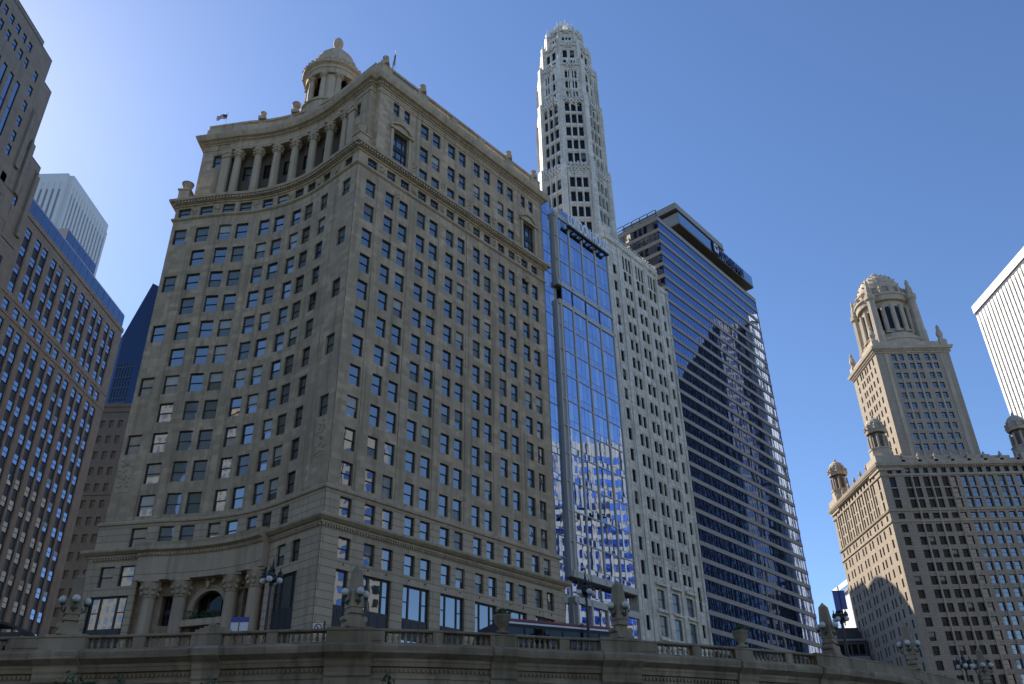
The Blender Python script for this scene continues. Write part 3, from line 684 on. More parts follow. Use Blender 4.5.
# ------------------------------------------------------------------ glass infill hotel
def annex():
    root = thing('glass_hotel', 'narrow blue glass building between two stone buildings, white rooftop letters reading LONDON HOUSE', 'building', (*WACK.at(45)[0], STREET))
    w = MB(); a, b = 36.0, 54.2
    p = WACK.at(a, -1.6)[0]; w.par((*p, STREET), (*(U * (b - a)), 0), (*(-NW * 18), 0), (0, 0, 80.2))
    B0, B1 = 39.0, 54.0; OFF = .2
    def slab(t0, t1, z0, z1, off, back=-1.6, mi=0): p = WACK.at(t0, back)[0]; w.par((*p, z0), (*(U * (t1 - t0)), 0), (*(NW * (off - back)), 0), (0, 0, z1 - z0), mi)
    slab(B0, B1, 74.6, 89.0, OFF); slab(B0 - .25, B1, 28.4, 71.6, OFF); slab(B0, B1, STREET, 25.8, OFF - .2)
    slab(B0, B1, 71.6, 74.6, -.75); slab(B0, B1, 25.8, 28.4, -.8)
    slab(a, B0 - .3, STREET, 89.1, -.5, -1.6)
    for z in (74.4, 28.2): slab(B0 - .02, B1, z, z + .2, OFF + .02, -1.0, 1)  # soffits coloured dark to stand in for the shade under the overhangs
    w.build('wall', ['panel_grey', 'soffit'], root)
    edges = [39.75, 42.6, 46.2, 50.0, 53.7]; panes = []
    def pane(t0, t1, z0, z1, off, rows_=1):
        c = MB(); ww, hh = t1 - t0, z1 - z0; x = ww / 2
        key = ('cw', round(ww, 2), round(hh, 2), RNG.randrange(4))
        if key not in WCACHE:
            c.box(-x, x, 0, .12, 0, hh, 0); k = 3 if ww > 2.5 else 2
            for i in range(k):
                x0, x1 = -x + .05 + i * (ww - .1) / k + .03, -x + .05 + (i + 1) * (ww - .1) / k - .03
                for za, zb in ((.06, hh * .24), (hh * .27, hh - .05)):
                    g_ = RNG.uniform(-.004, .004); g2 = RNG.uniform(-.003, .003)
                    c.poly([(x0, -.02 + g_, za), (x1, -.02 - g_, za), (x1, -.02 - g_ + g2, zb), (x0, -.02 + g_ + g2, zb)], 2 if (i * 7 + len(WCACHE)) % 3 == 0 and za > 1 else 1)
            WCACHE[key] = T_of(c)
        panes.append((key, frame_at(WACK, t0, t1, z0, 0, off), ww, hh))
    fl = list(np.arange(28.9, 71.5, 4.24)); fl2 = [74.9, 79.55, 84.2]
    for i in range(4):
        t0, t1 = edges[i] + .2, edges[i + 1] - .2
        for z in fl: pane(t0, t1, z, z + 4.18, OFF + .14)
        for z in fl2: pane(t0, t1, z, z + 4.6, OFF + .14)
        pane(t0 - .15, t1 + .15, 71.8, 74.4, -.6); pane(t0 - .1, t1 + .1, 26.0, 28.3, -.65)
        for z in (STREET + .3, 13.2, 17.4, 21.6): pane(t0, t1, z, z + 4.0, OFF)
    for z in np.arange(26, 88, 3.87): pane(36.4, 38.7, z, z + 3.75, -.32)
    for z in np.arange(9.2, 25, 4.0): pane(36.4, 38.7, z, z + 3.8, -.32)
    put_windows(root, panes, 'window_panel', 100, ['frame_grey', 'curtain_wall', 'curtain_pale'])
    for i, t in enumerate([39.5] + edges[1:4] + [53.85]):
        for z0, z1 in ((74.6, 89.2), (28.4, 71.6), (STREET, 25.8)):
            c = MB(); p = WACK.at(t - .16, OFF + .0)[0]; c.par((*p, z0), (*(U * .32), 0), (*(NW * .3), 0), (0, 0, z1 - z0)); c.build('mullion_fin', ['fin_stone'], root)
    for z0, z1 in ((74.5, 75.3), (70.9, 71.7), (88.2, 89.1), (28.3, 29.2), (25.0, 25.9)):
        c = MB(); p = WACK.at(B0 - .05, OFF)[0]; c.par((*p, z0), (*(U * (B1 - B0)), 0), (*(NW * .3), 0), (0, 0, z1 - z0)); c.build('edge_band', ['fin_stone'], root)
    for z in list(np.arange(28.9, 71.5, 4.24))[1:] + [79.5, 84.15]: c = MB(); p = WACK.at(B0, OFF)[0]; c.par((*p, z - .09), (*(U * (B1 - B0)), 0), (*(NW * .24), 0), (0, 0, .18)); c.build('floor_line', ['fin_stone'], root)
    c = MB()
    for t0 in np.arange(36.2, 53.5, 2.2): p = WACK.at(t0, OFF + .1 if t0 > 39 else -.6)[0]; c.par((*p, 89.0), (*(U * 2.1), 0), (*(NW * .06), 0), (0, 0, 1.5))
    c.build('glass_parapet', ['far_glass'], root)
    # rooftop lettering on a dark steel bracket
    c = MB(); p = WACK.at(41.6, OFF + .6)[0]; c.par((*p, 87.0), (*(U * 11.6), 0), (*(NW * .5), 0), (0, 0, .25))
    for t in np.arange(42, 53.3, 1.3): p = WACK.at(t, OFF)[0]; c.par((*p, 86.75), (*(U * .2), 0), (*(NW * .8), 0), (0, 0, .22))
    c.build('sign_bracket', ['dark_iron'], root)
    sign_text('LONDON HOUSE', root, WACK, 41.7, 11.6, 87.4, 2.5, OFF + 1.0, 'white_paint')
def sign_text(txt, root, path, t0, width, z, height, off, mat, name='sign_lettering'):
    cu = bpy.data.curves.new('lettering', 'FONT'); cu.body = txt; cu.extrude = .06; cu.offset = .022
    ob = bpy.data.objects.new('lettering_source', cu); scene.collection.objects.link(ob)
    dg = bpy.context.evaluated_depsgraph_get(); me = bpy.data.meshes.new_from_object(ob.evaluated_get(dg))
    scene.collection.objects.unlink(ob); bpy.data.objects.remove(ob)
    co = np.zeros(len(me.vertices) * 3); me.vertices.foreach_get('co', co); co = co.reshape(-1, 3)
    mn, mx = co.min(0), co.max(0); sx = width / (mx[0] - mn[0]); sz = height / (mx[1] - mn[1])
    p0, n = path.at(t0, off); out = []
    for x, y, d in co:
        q = p0 + path.u * (x - mn[0]) * sx + n * d; out.append((q[0], q[1], z + (y - mn[1]) * sz))
    fs = [tuple(p.vertices) for p in me.polygons]
    mb = MB(); mb.add(out, fs); bpy.data.meshes.remove(me)
    return mb.build(name, [mat], root)
annex()
# ------------------------------------------------------------------ slim pale terracotta block
def terracotta_block():
    root = thing('terracotta_building', 'slim pale terracotta building with paired narrow windows, between blue glass building and banded glass tower', 'building', (*WACK.at(64)[0], STREET))
    w = MB(); wins = []; T0, T1, TS = 54.2, 71.3, 75.0
    rows = [(87.6 - 3.57 * k - 2.1, 87.6 - 3.57 * k) for k in range(16)]
    single = [(56.2, 57.25)]; pr = [(59.65, 60.65), (61.1, 62.1), (63.85, 64.85), (65.3, 66.3), (68.05, 69.05), (69.5, 70.5)]
    tri = [(59.5, 60.2), (60.5, 61.2), (61.5, 62.2), (63.7, 64.4), (64.7, 65.4), (65.7, 66.4), (67.9, 68.6), (68.9, 69.6), (69.9, 70.6)]
    ops = []
    def put(cols, rws, g=5, style='plain', dp=.22):
        for zb, zt in rws:
            for a, b in cols:
                ops.append((a, b, zb, zt)); wins.append((win(b - a, zt - zb, style, 1 if RNG.random() < .12 else 0, .06, .04, g), frame_at(WACK, a, b, zb, dp), b - a, zt - zb))
    put(single, rows + [(90.3 - 1.2 - 3.57 * 17 + 0, 90.3 + .9 - 3.57 * 17)] + [(24.0, 26.1), (20.2, 22.3)]); put(pr, rows[:15]); put(pr, [(32.3, 34.0)]); put(tri, [(88.0, 91.0)])
    put([(59.9, 61.9), (64.1, 66.1), (68.3, 70.3)], [(27.6, 30.4), (23.6, 26.6), (19.4, 22.4)], 2, 'plain')
    facade(w, WACK, T0, T1, STREET, 93.2, ops, .22)
    rs = [(a - 1.2, b - 1.2) for a, b in rows] + [(25, 27), (29, 31)]; o2 = []
    for zb, zt in rs: o2.append((72.7, 73.6, zb, zt)); wins.append((win(.9, zt - zb, 'plain', 0, .06, .07, 5), frame_at(WACK, 72.7, 73.6, zb, .22, -.25), .9, zt - zb))
    facade(w, WACK, T1, TS, STREET, 90.0, o2, .22, -.25)
    p0, p1, p2 = WACK.at(T0)[0], WACK.at(T1)[0], WACK.at(TS, -.25)[0]; D = 24
    q0, q2 = p0 - NW * D, p2 - NW * D
    for a, b, z in ((q0, p0, 93.2), (p2, q2, 90.0), (q2, q0, 90.0), (p1, p1 - NW * 6, 93.2)): facade(w, Line2(a, b - a), 0, np.linalg.norm(b - a), STREET, z)
    w.prism([tuple(p0), tuple(p1), tuple(p1 - NW * D), tuple(q0)], 92.6, 92.8); w.prism([tuple(p1), tuple(p2), tuple(q2), tuple(p1 - NW * D)], 89.4, 89.6)
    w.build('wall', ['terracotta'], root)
    # ribs, spandrel carving, parapet
    c = MB()
    for t, ww in [(54.3, .9), (55.5, .35), (57.9, .9), (59.0, .35), (62.5, 1.0), (66.7, 1.0), (70.75, .5), (60.75, .22), (64.95, .22), (69.15, .22), (57.45, .25)]:
        p = WACK.at(t)[0]; top = 93.0 if ww > .3 else 87.6
        c.par((*p, STREET if ww > .3 else 34), (*(U * ww), 0), (*(NW * (.2 if ww > .4 else .1)), 0), (0, 0, top - (STREET if ww > .3 else 34)))
    for t in (71.5, 74.4): p = WACK.at(t, -.25)[0]; c.par((*p, STREET), (*(U * .5), 0), (*(NW * .25), 0), (0, 0, 80.5))
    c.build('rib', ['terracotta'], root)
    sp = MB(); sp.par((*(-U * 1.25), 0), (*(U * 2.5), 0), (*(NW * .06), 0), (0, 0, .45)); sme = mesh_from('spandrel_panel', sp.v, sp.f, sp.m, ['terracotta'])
    for t in (59.5, 63.7, 67.9):
        for k in range(15):
            p = WACK.at(t + 1.35)[0]; o = link('spandrel_panel', sme, root); o.matrix_basis = Matrix.Translation((p[0], p[1], 85.4 - 3.57 * k - 1.05))
        for zc, h_ in ((31.6, .9), (35.2, .8)):
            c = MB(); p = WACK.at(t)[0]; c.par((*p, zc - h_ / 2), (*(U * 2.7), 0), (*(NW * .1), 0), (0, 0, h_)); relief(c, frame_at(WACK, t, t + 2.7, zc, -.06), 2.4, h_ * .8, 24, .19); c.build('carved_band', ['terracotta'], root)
        p = WACK.at(t - .1)[0]
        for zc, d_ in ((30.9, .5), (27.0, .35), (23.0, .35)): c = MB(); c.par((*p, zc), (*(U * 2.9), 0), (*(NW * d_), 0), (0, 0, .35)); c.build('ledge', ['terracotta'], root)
    c = MB(); ln = [tuple(p0 - NW * 6), tuple(p0), tuple(p1), tuple(p1 - NW * 3)]
    c.sweep(ln, [(-.05, 92.0), (.35, 92.2), (.35, 92.6), (.2, 92.7), (.2, 93.7), (-.4, 93.8)])
    lumps(c, ln[1:3], .25, 93.9, .22, .8)
    p = WACK.at(T0 - .1, -.5)[0]; c.par((*p, 92), (*(U * 1.5), 0), (*(NW * .95), 0), (0, 0, 3.0)); relief(c, frame_at(WACK, T0, T0 + 1.3, 93.7, 0), .9, 1.4, 16, .25)
    p = WACK.at(T1, -.6)[0]; c.par((*p, 89.6), (*(U * 3.8), 0), (*(NW * .6), 0), (0, 0, .9))
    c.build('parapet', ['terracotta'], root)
    put_windows(root, wins, 'window', 100)
terracotta_block()

# ------------------------------------------------------------------ white octagonal tower
def octagon_tower():
    cx, cy = 134 * math.sin(R(5.65)), 134 * math.cos(R(5.65))
    root = thing('octagonal_tower', 'tall slender white eight-sided tower with a stepped crown, rising behind the blue glass building', 'tower', (cx, cy, STREET))
    wall = MB(); wins = []; trim = MB(); ribs = MB()
    tiers = [(60, 112.0, 6.7), (112.0, 130.9, 6.3), (130.9, 141.6, 5.95), (141.6, 148.6, 5.15), (148.6, 154.4, 4.0), (154.4, 158.2, 1.9)]
    def corner(r, k): a = R(130.62 + 22.5 + 45 * k); return V3((cx + r * math.sin(a) / math.cos(R(22.5)), cy + r * math.cos(a) / math.cos(R(22.5))))
    for ti, (z0, z1, r) in enumerate(tiers):
        for k in range(8):
            a, b = corner(r, k), corner(r, k - 1)             # clockwise azimuth: left to right from outside
            ln = np.linalg.norm(b - a); P = Line2(a, b - a)
            if P.n @ (a - V3((cx, cy))) < 0: a, b = b, a; P = Line2(a, b - a)
            rows = []; cols = []
            if ti == 0: rows = [(z - 2.5, z) for z in np.arange(109.6, 66, -3.62)]
            elif ti == 1: rows = [(z - 2.45, z) for z in (116.2, 119.7, 123.2, 126.7, 130.0)]
            elif ti == 2: rows = [(132.3, 133.6), (134.6, 136.6), (137.6, 139.7)]
            elif ti == 3: rows = [(142.6, 143.9), (144.6, 147.0)]
            elif ti == 4: rows = [(149.7, 150.7), (151.4, 152.4)]
            if ti < 2:
                cols = [(ln / 2 + d - .48, ln / 2 + d + .48) for d in (-1.3, 0, 1.3)]
            elif ti in (2, 3): cols = [(ln / 2 + d - .48, ln / 2 + d + .48) for d in (-.78, .78)]
            elif ti == 4: cols = [(ln / 2 + d - .28, ln / 2 + d + .28) for d in (-.75, 0, .75)]
            ops = []
            for zb, zt in rows:
                cc = cols
                for c0, c1 in cc:
                    ops.append((c0, c1, zb, zt)); wins.append((win(c1 - c0, zt - zb, 'plain', 1 if RNG.random() < .1 else 0, .05, .06, 5), frame_at(P, c0, c1, zb, .3), c1 - c0, zt - zb))
            facade(wall, P, 0, ln, z0, z1, ops, .3)
            # ribs between windows, corner buttress
            if ti < 3:
                for d in (-2.05, -.65, .65, 2.05):
                    p = P.at(ln / 2 + d - .1)[0]; ribs.par((*p, z0), (*(P.u * .2), 0), (*(P.n * .22), 0), (0, 0, z1 - z0 - 1.2))
                for zz in ([z - 2.9 for z in np.arange(109.6, 66, -3.62)] if ti == 0 else (113.3, 116.8, 120.3, 123.8, 127.2) if ti == 1 else (134.2, 137.2)):
                    p = P.at(ln / 2 - 1.9)[0]; ribs.par((*p, zz - .35), (*(P.u * 3.8), 0), (*(P.n * .1), 0), (0, 0, .5))
            p = P.at(0)[0]; d = (p - V3((cx, cy))); d /= np.linalg.norm(d); e = V3((-d[1], d[0])); wd = (1.15, 1.05, .95, .8, .55, .3)[ti]
            ribs.par((*(p - e * wd / 2 - d * wd * .6), z0), (*(e * wd), 0), (*(d * wd * 1.05), 0), (0, 0, z1 - z0 + (1.6, 1.0, 1.4, 1.5, 1.2, .6)[ti]))
            q = p - d * .15; zt = z1 + (1.6, 1.0, 1.4, 1.5, 1.2, .6)[ti]
            trim.lathe((q[0], q[1], zt), [(wd * .5, 0), (wd * .55, .2), (wd * .3, .6), (wd * .2, 1.0), (0, 1.9 if ti < 5 else 1.0)], 8)
            # cresting and carved gables over the window groups
            trim.par((*P.at(0, -.4)[0], z1 - .3), (*(P.u * ln), 0), (*(P.n * .7), 0), (0, 0, .5))
            if ti < 5:
                kk = 5 if ti < 2 else 3
                for j in range(kk):
                    pp = P.at(ln / 2 + (j - (kk - 1) / 2) * ln * .13, .05)[0]; trim.par((*(pp - P.u * .14), z1 - .9), (*(P.u * .28), 0), (*(P.n * .25), 0), (0, 0, 1.9 + .5 * (1 - abs(j - (kk - 1) / 2) / kk)))
            if ti in (0, 1, 2):
                relief(trim, frame_at(P, ln * .3, ln * .7, z1 - 1.4, -.05), ln * .55, .8, 12, .18)
            trim.build('crown_ornament', ['white_terracotta'], root); trim = MB()
        wall.prism([tuple(corner(r, k)) for k in range(8)], z1 - .2, z1 - .02)
    for k in range(8):
        p = corner(1.3, k); trim.tube((p[0], p[1], 158), (p[0], p[1], 161.6 - .5 * (k % 2)), .16, .1, 6)
        p2 = corner(1.3, k + 1); trim.tube((p[0], p[1], 159.8), (p2[0], p2[1], 159.8), .12, None, 6)
    wall.build('wall', ['white_terracotta'], root); ribs.build('buttress', ['white_terracotta'], root); trim.build('crown_cage', ['white_terracotta'], root)
    # flying buttress scrolls at the foot of the shaft towards the river
    c = MB()
    for k in range(8):
        c = MB(); p = corner(7.0, k); d = (p - V3((cx, cy))); d /= np.linalg.norm(d); e = V3((-d[1], d[0]))
        for j in range(6):
            a0 = p + d * (.3 * j); c.par((*(a0 - e * .6), 80), (*(e * 1.2), 0), (*(d * .32), 0), (0, 0, 19.5 - 2.3 * j - (.12 * j * j)))
        c.box(p[0] + d[0] * 1.6 - .6, p[0] + d[0] * 1.6 + .6, p[1] + d[1] * 1.6 - .6, p[1] + d[1] * 1.6 + .6, 84, 91 + 1.5 * (k % 2)); c.build('flying_buttress', ['white_terracotta'], root)
    put_windows(root, wins, 'window', 100)
octagon_tower()

# ------------------------------------------------------------------ banded glass hotel tower
def banded_tower():
    root = thing('banded_tower', 'broad dark blue glass tower with horizontal bands and a rooftop sign reading WYNDHAM', 'skyscraper', (*WACK.at(96)[0], STREET))
    A, B = 74.75, 118.3; D = 30.0
    core = MB(); p = WACK.at(A + .3, -.3)[0]; core.par((*p, STREET), (*(U * (B - A - .6)), 0), (*(-NW * (D - .6)), 0), (0, 0, 100.0)); core.build('core', ['dark_facade'], root)
    corn = [WACK.at(A)[0], WACK.at(B)[0], WACK.at(B, -D)[0], WACK.at(A, -D)[0]]; loop = [tuple(q) for q in corn]
    sp = MB(); tops = [108.1 - 2.83 * k for k in range(36)]
    for k, t in enumerate(tops):
        z1 = tops[k - 1] - 2.02 if k else 109.15
        sp.sweep(loop, [(-.3, t), (0, t), (.04, t + .05), (.04, z1 - .05), (0, z1), (-.3, z1)], True)
    sp.build('spandrel_band', ['spandrel'], root)
    left = Line2(corn[3], corn[0] - corn[3]); right = Line2(corn[1], corn[2] - corn[1])
    for k, t in enumerate(tops):
        zb = t - 2.02
        if zb < STREET: break
        c = MB()
        for P, ln, mw, ofs in ((WACK, (A, B), 1.09, -.12), (left, (0, D), 1.2, -.12), (right, (0, D), 1.5, -.12)):
            n = int((ln[1] - ln[0]) / mw)
            for i in range(n):
                a, b = ln[0] + (ln[1] - ln[0]) * i / n, ln[0] + (ln[1] - ln[0]) * (i + 1) / n
                g1, g2 = RNG.gauss(0, .0012), RNG.gauss(0, .0016); pa, pb = P.at(a, ofs + g1)[0], P.at(b, ofs - g1)[0]; pc, pd = P.at(b, ofs - g1 + g2)[0], P.at(a, ofs + g1 + g2)[0]
                c.poly([(*pa, zb), (*pb, zb), (*pc, t), (*pd, t)], 1 if P is not left else 2)
                m = P.at(a - .025, ofs - .02)[0]
                if P is not right: c.par((*m, zb), (*(P.u * .05), 0), (*(P.n * .04), 0), (0, 0, 2.02), 0)
        c.build('window_band', ['frame', 'ribbon_glass', 'pane_blue'], root)
    # roof edge, recessed top storey, cantilevered sign box, upper slab, railing
    c = MB(); c.prism(loop, 109.1, 109.3); c.build('roof', ['dark_roof'], root)
    def slab(c, t0, t1, z0, z1, o0, o1, mi=0): p = WACK.at(t0, o0)[0]; c.par((*p, z0), (*(U * (t1 - t0)), 0), (*(NW * (o1 - o0)), 0), (0, 0, z1 - z0), mi)
    c = MB(); slab(c, 86.5, 117.0, 109.3, 112.7, -12, -2.2); c.build('recessed_storey', ['dark_facade'], root)
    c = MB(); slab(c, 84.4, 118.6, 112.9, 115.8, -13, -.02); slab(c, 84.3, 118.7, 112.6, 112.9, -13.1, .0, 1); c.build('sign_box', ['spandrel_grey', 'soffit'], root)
    c = MB(); slab(c, 84.5, 118.5, 112.95, 115.75, 0, .05); c.build('fascia_glass', ['far_glass'], root)
    c = MB(); slab(c, 85.2, 104.2, 115.8, 116.6, -13, -1.2); c.build('upper_storey', ['dark_facade'], root)
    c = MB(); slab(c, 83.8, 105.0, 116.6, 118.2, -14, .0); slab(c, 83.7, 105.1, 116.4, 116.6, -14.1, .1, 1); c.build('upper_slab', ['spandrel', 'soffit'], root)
    c = MB()
    for i in range(9):
        p = left.at(D - .2 - i * 2.0, -.2)[0]; c.tube((*p, 109.2), (*p, 111.0), .09)
    for z in (110.0, 110.95): p, q = left.at(D - .2, -.2)[0], left.at(D - 17, -.2)[0]; c.tube((*p, z), (*q, z), .08)
    c.build('roof_railing', ['frame'], root)
    # the sign: square emblem and letters
    c = MB(); slab(c, 99.0, 101.3, 112.7, 115.9, .1, .35, 0); slab(c, 99.4, 101.1, 113.3, 115.5, .34, .42, 1); o = c.build('sign_emblem', ['navy_paint', 'white_panel'], root)
    sign_text('W', o, WACK, 99.7, 1.1, 113.8, 1.2, .46, 'navy_paint', 'emblem_letter')
    sign_text('WYNDHAM', root, WACK, 101.9, 11.4, 112.8, 2.5, .3, 'navy_paint')
banded_tower()
# ------------------------------------------------------------------ domed stone skyscraper at the right
def turret(root, c, z, s=1.0, name='corner_turret'):
    """Open octagonal tempietto with columns, cornice, urns and a small dome."""
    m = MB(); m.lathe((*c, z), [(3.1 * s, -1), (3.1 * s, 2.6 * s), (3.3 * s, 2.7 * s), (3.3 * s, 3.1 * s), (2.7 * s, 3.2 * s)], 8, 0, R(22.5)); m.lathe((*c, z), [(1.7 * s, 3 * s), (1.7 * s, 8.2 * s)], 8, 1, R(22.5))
    m.lathe((*c, z), [(2.4 * s, 8.0 * s), (2.9 * s, 8.1 * s), (3.1 * s, 8.8 * s), (3.3 * s, 9.0 * s), (2.6 * s, 9.2 * s), (2.5 * s, 10.4 * s), (2.6 * s, 10.6 * s)], 8, 0, R(22.5))
    o = m.build(name, ['jewel_trim', 'brown_panel'], root)
    k = MB()
    for i in range(8):
        a = R(22.5 + 45 * i); p = (c[0] + 2.45 * s * math.cos(a), c[1] + 2.45 * s * math.sin(a)); column(k, p, z + 3.1 * s, z + 8.1 * s, .36 * s, 8); k.lathe((c[0] + 2.75 * s * math.cos(a), c[1] + 2.75 * s * math.sin(a), z + 9 * s), [(.4 * s, 0), (.35 * s, .7 * s), (.5 * s, 1.1 * s), (.1 * s, 1.6 * s), (0, 1.7 * s)], 6)
    k.build('turret_column', ['jewel_trim'], o)
    k = MB(); k.lathe((*c, z), [(2.5 * s, 10.5 * s), (2.35 * s, 11.4 * s), (1.9 * s, 12.2 * s), (1.0 * s, 12.9 * s), (.4 * s, 13.1 * s), (.45 * s, 13.6 * s), (0, 14.4 * s)], 16); lumps(k, [(c[0] + 2.4 * s * math.cos(-a), c[1] + 2.4 * s * math.sin(-a)) for a in np.linspace(0, 6.28, 13)], 0, z + 11 * s, .35 * s, .9 * s); k.build('turret_dome', ['jewel_trim'], o)
def domed_building():
    X0, Y0, X1, Y1 = 103.7, 227.5, 152.0, 268.4; TOP = 87.0
    root = thing('domed_skyscraper', 'brown stone skyscraper with a domed central tower and columned corner turrets', 'skyscraper', ((X0 + X1) / 2, (Y0 + Y1) / 2, STREET))
    N = Line2((X0, Y0), (1, 0)); E = Line2((X0, Y1), (0, -1)); w = MB(); wins = []
    c0 = [106.0, 110.35, 112.65, 115.6, 117.95, 120.85, 123.2, 126.15, 128.45, 131.45, 133.8, 136.75, 139.1, 142.0, 144.3, 148.6]
    ncols = [(x - X0 - .1, x - X0 + 1.7) for x in c0]
    rows = [(70.3 - 3.56 * k - 2.3, 70.3 - 3.56 * k) for k in range(17)]
    b2 = [(71.8, 73.4)]; big = [(82.0 - 2.3, 82.0 + 1.6), (78.2 - 1.2, 78.2 + .9), (75.0, 76.7)]
    big = [(81.0, 84.0), (77.9, 80.6), (74.9, 77.4)]; att = [(85.05, 86.6)]
    ncs = ncols[:1] + ncols[1:-1] + ncols[-1:]
    vs = (1,)
    grid_wall(w, N, 0, 19.15, STREET, 84.4, ncs[:6], rows + b2 + big, .4, 0, 'plain', .05, .07, 5, .14, wins=wins); grid_wall(w, N, 19.15, X1 - X0, STREET, 84.4, ncs[6:], rows + b2 + big, .4, 0, 'plain', .05, .07, 6, .14, wins=wins)  # right half gets bluer glass: its sky reflection is put into the material
    ecols = [(1.6, 2.7), (5.0, 6.0), (7.2, 8.2), (10.9, 11.9), (13.1, 14.1), (16.8, 17.8), (19.0, 20.0), (22.7, 23.7), (24.9, 25.9), (28.6, 29.6), (30.8, 31.8), (34.0, 35.0), (38.0, 39.1)]
    grid_wall(w, N, 0, X1 - X0, 84.4, TOP, [(2.2 + 2.56 * i, 3.6 + 2.56 * i) for i in range(17)], att, .4, 0, 'plain', 0, .07, 5, .1, wins=wins)
    grid_wall(w, E, 0, Y1 - Y0, 84.4, TOP, [(2.2 + 2.56 * i, 3.6 + 2.56 * i) for i in range(14)], att, .4, 0, 'plain', 0, .07, 5, .1, wins=wins)
    grid_wall(w, E, 0, Y1 - Y0, STREET, 84.4, ecols, rows + b2 + big, .4, 0, 'plain', .05, .07, 5, .1, wins=wins)
    for a, b in (((X1, Y0), (X1, Y1)), ((X1, Y1), (X0, Y1))): facade(w, Line2(a, V3(b) - V3(a)), 0, np.hypot(b[0] - a[0], b[1] - a[1]), STREET, TOP)
    w.prism([(X0, Y0), (X1, Y0), (X1, Y1), (X0, Y1)], TOP - .2, TOP - .05)
    w.build('wall', ['jewel_stone', 'brown_panel'], root)
    loop = [(X0, Y0), (X1, Y0), (X1, Y1), (X0, Y1)]; loop = loop
    c = MB(); c.sweep(loop, [(-.1, 70.8), (.3, 70.9), (.4, 71.3), (-.1, 71.4)], True); c.sweep(loop, [(-.1, 73.9), (.35, 74.0), (.5, 74.4), (-.1, 74.6)], True); c.build('string_course', ['jewel_trim'], root)
    c = MB(); c.sweep(loop, [(-.1, 84.2), (.3, 84.3), (.4, 84.6), (.4, 84.8), (-.1, 84.9)], True); c.build('string_course', ['jewel_trim'], root); c = MB()
    c.sweep(loop, [(-.1, 86.7), (.35, 86.75), (.4, 87.1), (.9, 87.2), (1.1, 87.7), (1.2, 88.1), (-.1, 88.3)], True); dentils(c, loop, .35, 86.75, 87.1, .3, .75, .4, True); c.build('crowning_cornice', ['jewel_trim'], root)
    # piers: light mullion strips of the river front, pilasters between the paired windows
    for i in range(1, 15, 2):
        m = (ncols[i][1] + ncols[i + 1][0]) / 2; c = MB(); c.par((X0 + m - .2, Y0, STREET), (.4, 0, 0), (0, -.28, 0), (0, 0, 75.2 - STREET)); c.par((X0 + m - .18, Y0, 75), (.36, 0, 0), (0, -.35, 0), (0, 0, 9.2)); c.build('mullion', ['jewel_trim'], root)
    for i in range(1, len(ecols) - 1, 2): x = ecols[i][0] - .9; c = MB(); c.par((X0, Y1 - x, 75), (-.35, 0, 0), (0, .7, 0), (0, 0, 9.2)); c.build('pilaster', ['jewel_trim'], root)
    c = MB()
    for x in np.arange(X0 + 3, X1 - 2, 4.7): c.box(x - .5, x + .5, Y0 + .1, Y0 + 1.0, 88, 89.3); c.lathe((x, Y0 + .5, 89.3), [(.5, 0), (.35, .6), (.55, 1.1), (.3, 1.6), (.3, 1.9), (0, 2.2)], 8)
    for y in np.arange(Y0 + 4, Y1 - 2, 5.2): c.box(X0 + .1, X0 + 1, y - .5, y + .5, 88, 89.3); c.lathe((X0 + .5, y, 89.3), [(.5, 0), (.35, .6), (.55, 1.1), (.3, 1.6), (.3, 1.9), (0, 2.2)], 8)
    c.sweep(loop, [(-.4, 88.2), (-.1, 88.2), (-.1, 89.2), (-.4, 89.2)], True)
    c.build('parapet', ['jewel_trim'], root)
    for p in ((X0 + 3.2, Y0 + 3.2), (X0 + 3.2, Y1 - 3.2), (X1 - 3.2, Y0 + 3.2), (X1 - 3.2, Y1 - 3.2)):
        c = MB(); c.box(p[0] - 3.6, p[0] + 3.6, p[1] - 3.6, p[1] + 3.6, 86, 90.5); c.build('turret_base', ['jewel_trim'], root); turret(root, p, 90.5, 1.0)
    # tower shaft
    a0, a1, b0, b1 = 114.4, 137.6, 233.6, 253.5; base = 90.5; top = 128.6
    t = MB(); TN = Line2((a0, b0), (1, 0)); TE = Line2((a0, b1), (0, -1))
    tr = [(126.9, 124.6)] + [(123.7 - 3.4 * k, 123.7 - 3.4 * k - 2.1) for k in range(9)]; tr = [(b, a) for a, b in tr]
    tc = [(x - a0 - .75, x - a0 + .75) for x in (119.9, 122.2, 125.0, 127.2, 130.3, 132.5)]
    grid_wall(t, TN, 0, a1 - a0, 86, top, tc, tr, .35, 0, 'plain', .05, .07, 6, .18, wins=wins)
    te = [(x - .5, x + .5) for x in (3.0, 6.2, 7.8, 10.2, 11.8, 14.2, 17.0)]
    grid_wall(t, TE, 0, b1 - b0, 86, top, te, tr, .35, 0, 'plain', .05, .07, 5, .1, wins=wins)
    for a, b in (((a1, b0), (a1, b1)), ((a1, b1), (a0, b1))): facade(t, Line2(a, V3(b) - V3(a)), 0, np.hypot(b[0] - a[0], b[1] - a[1]), 86, top)
    tl = [(a0, b0), (a1, b0), (a1, b1), (a0, b1)]; t.prism(tl, top - .2, top - .05)
    tw = t.build('tower', ['jewel_stone'], root)
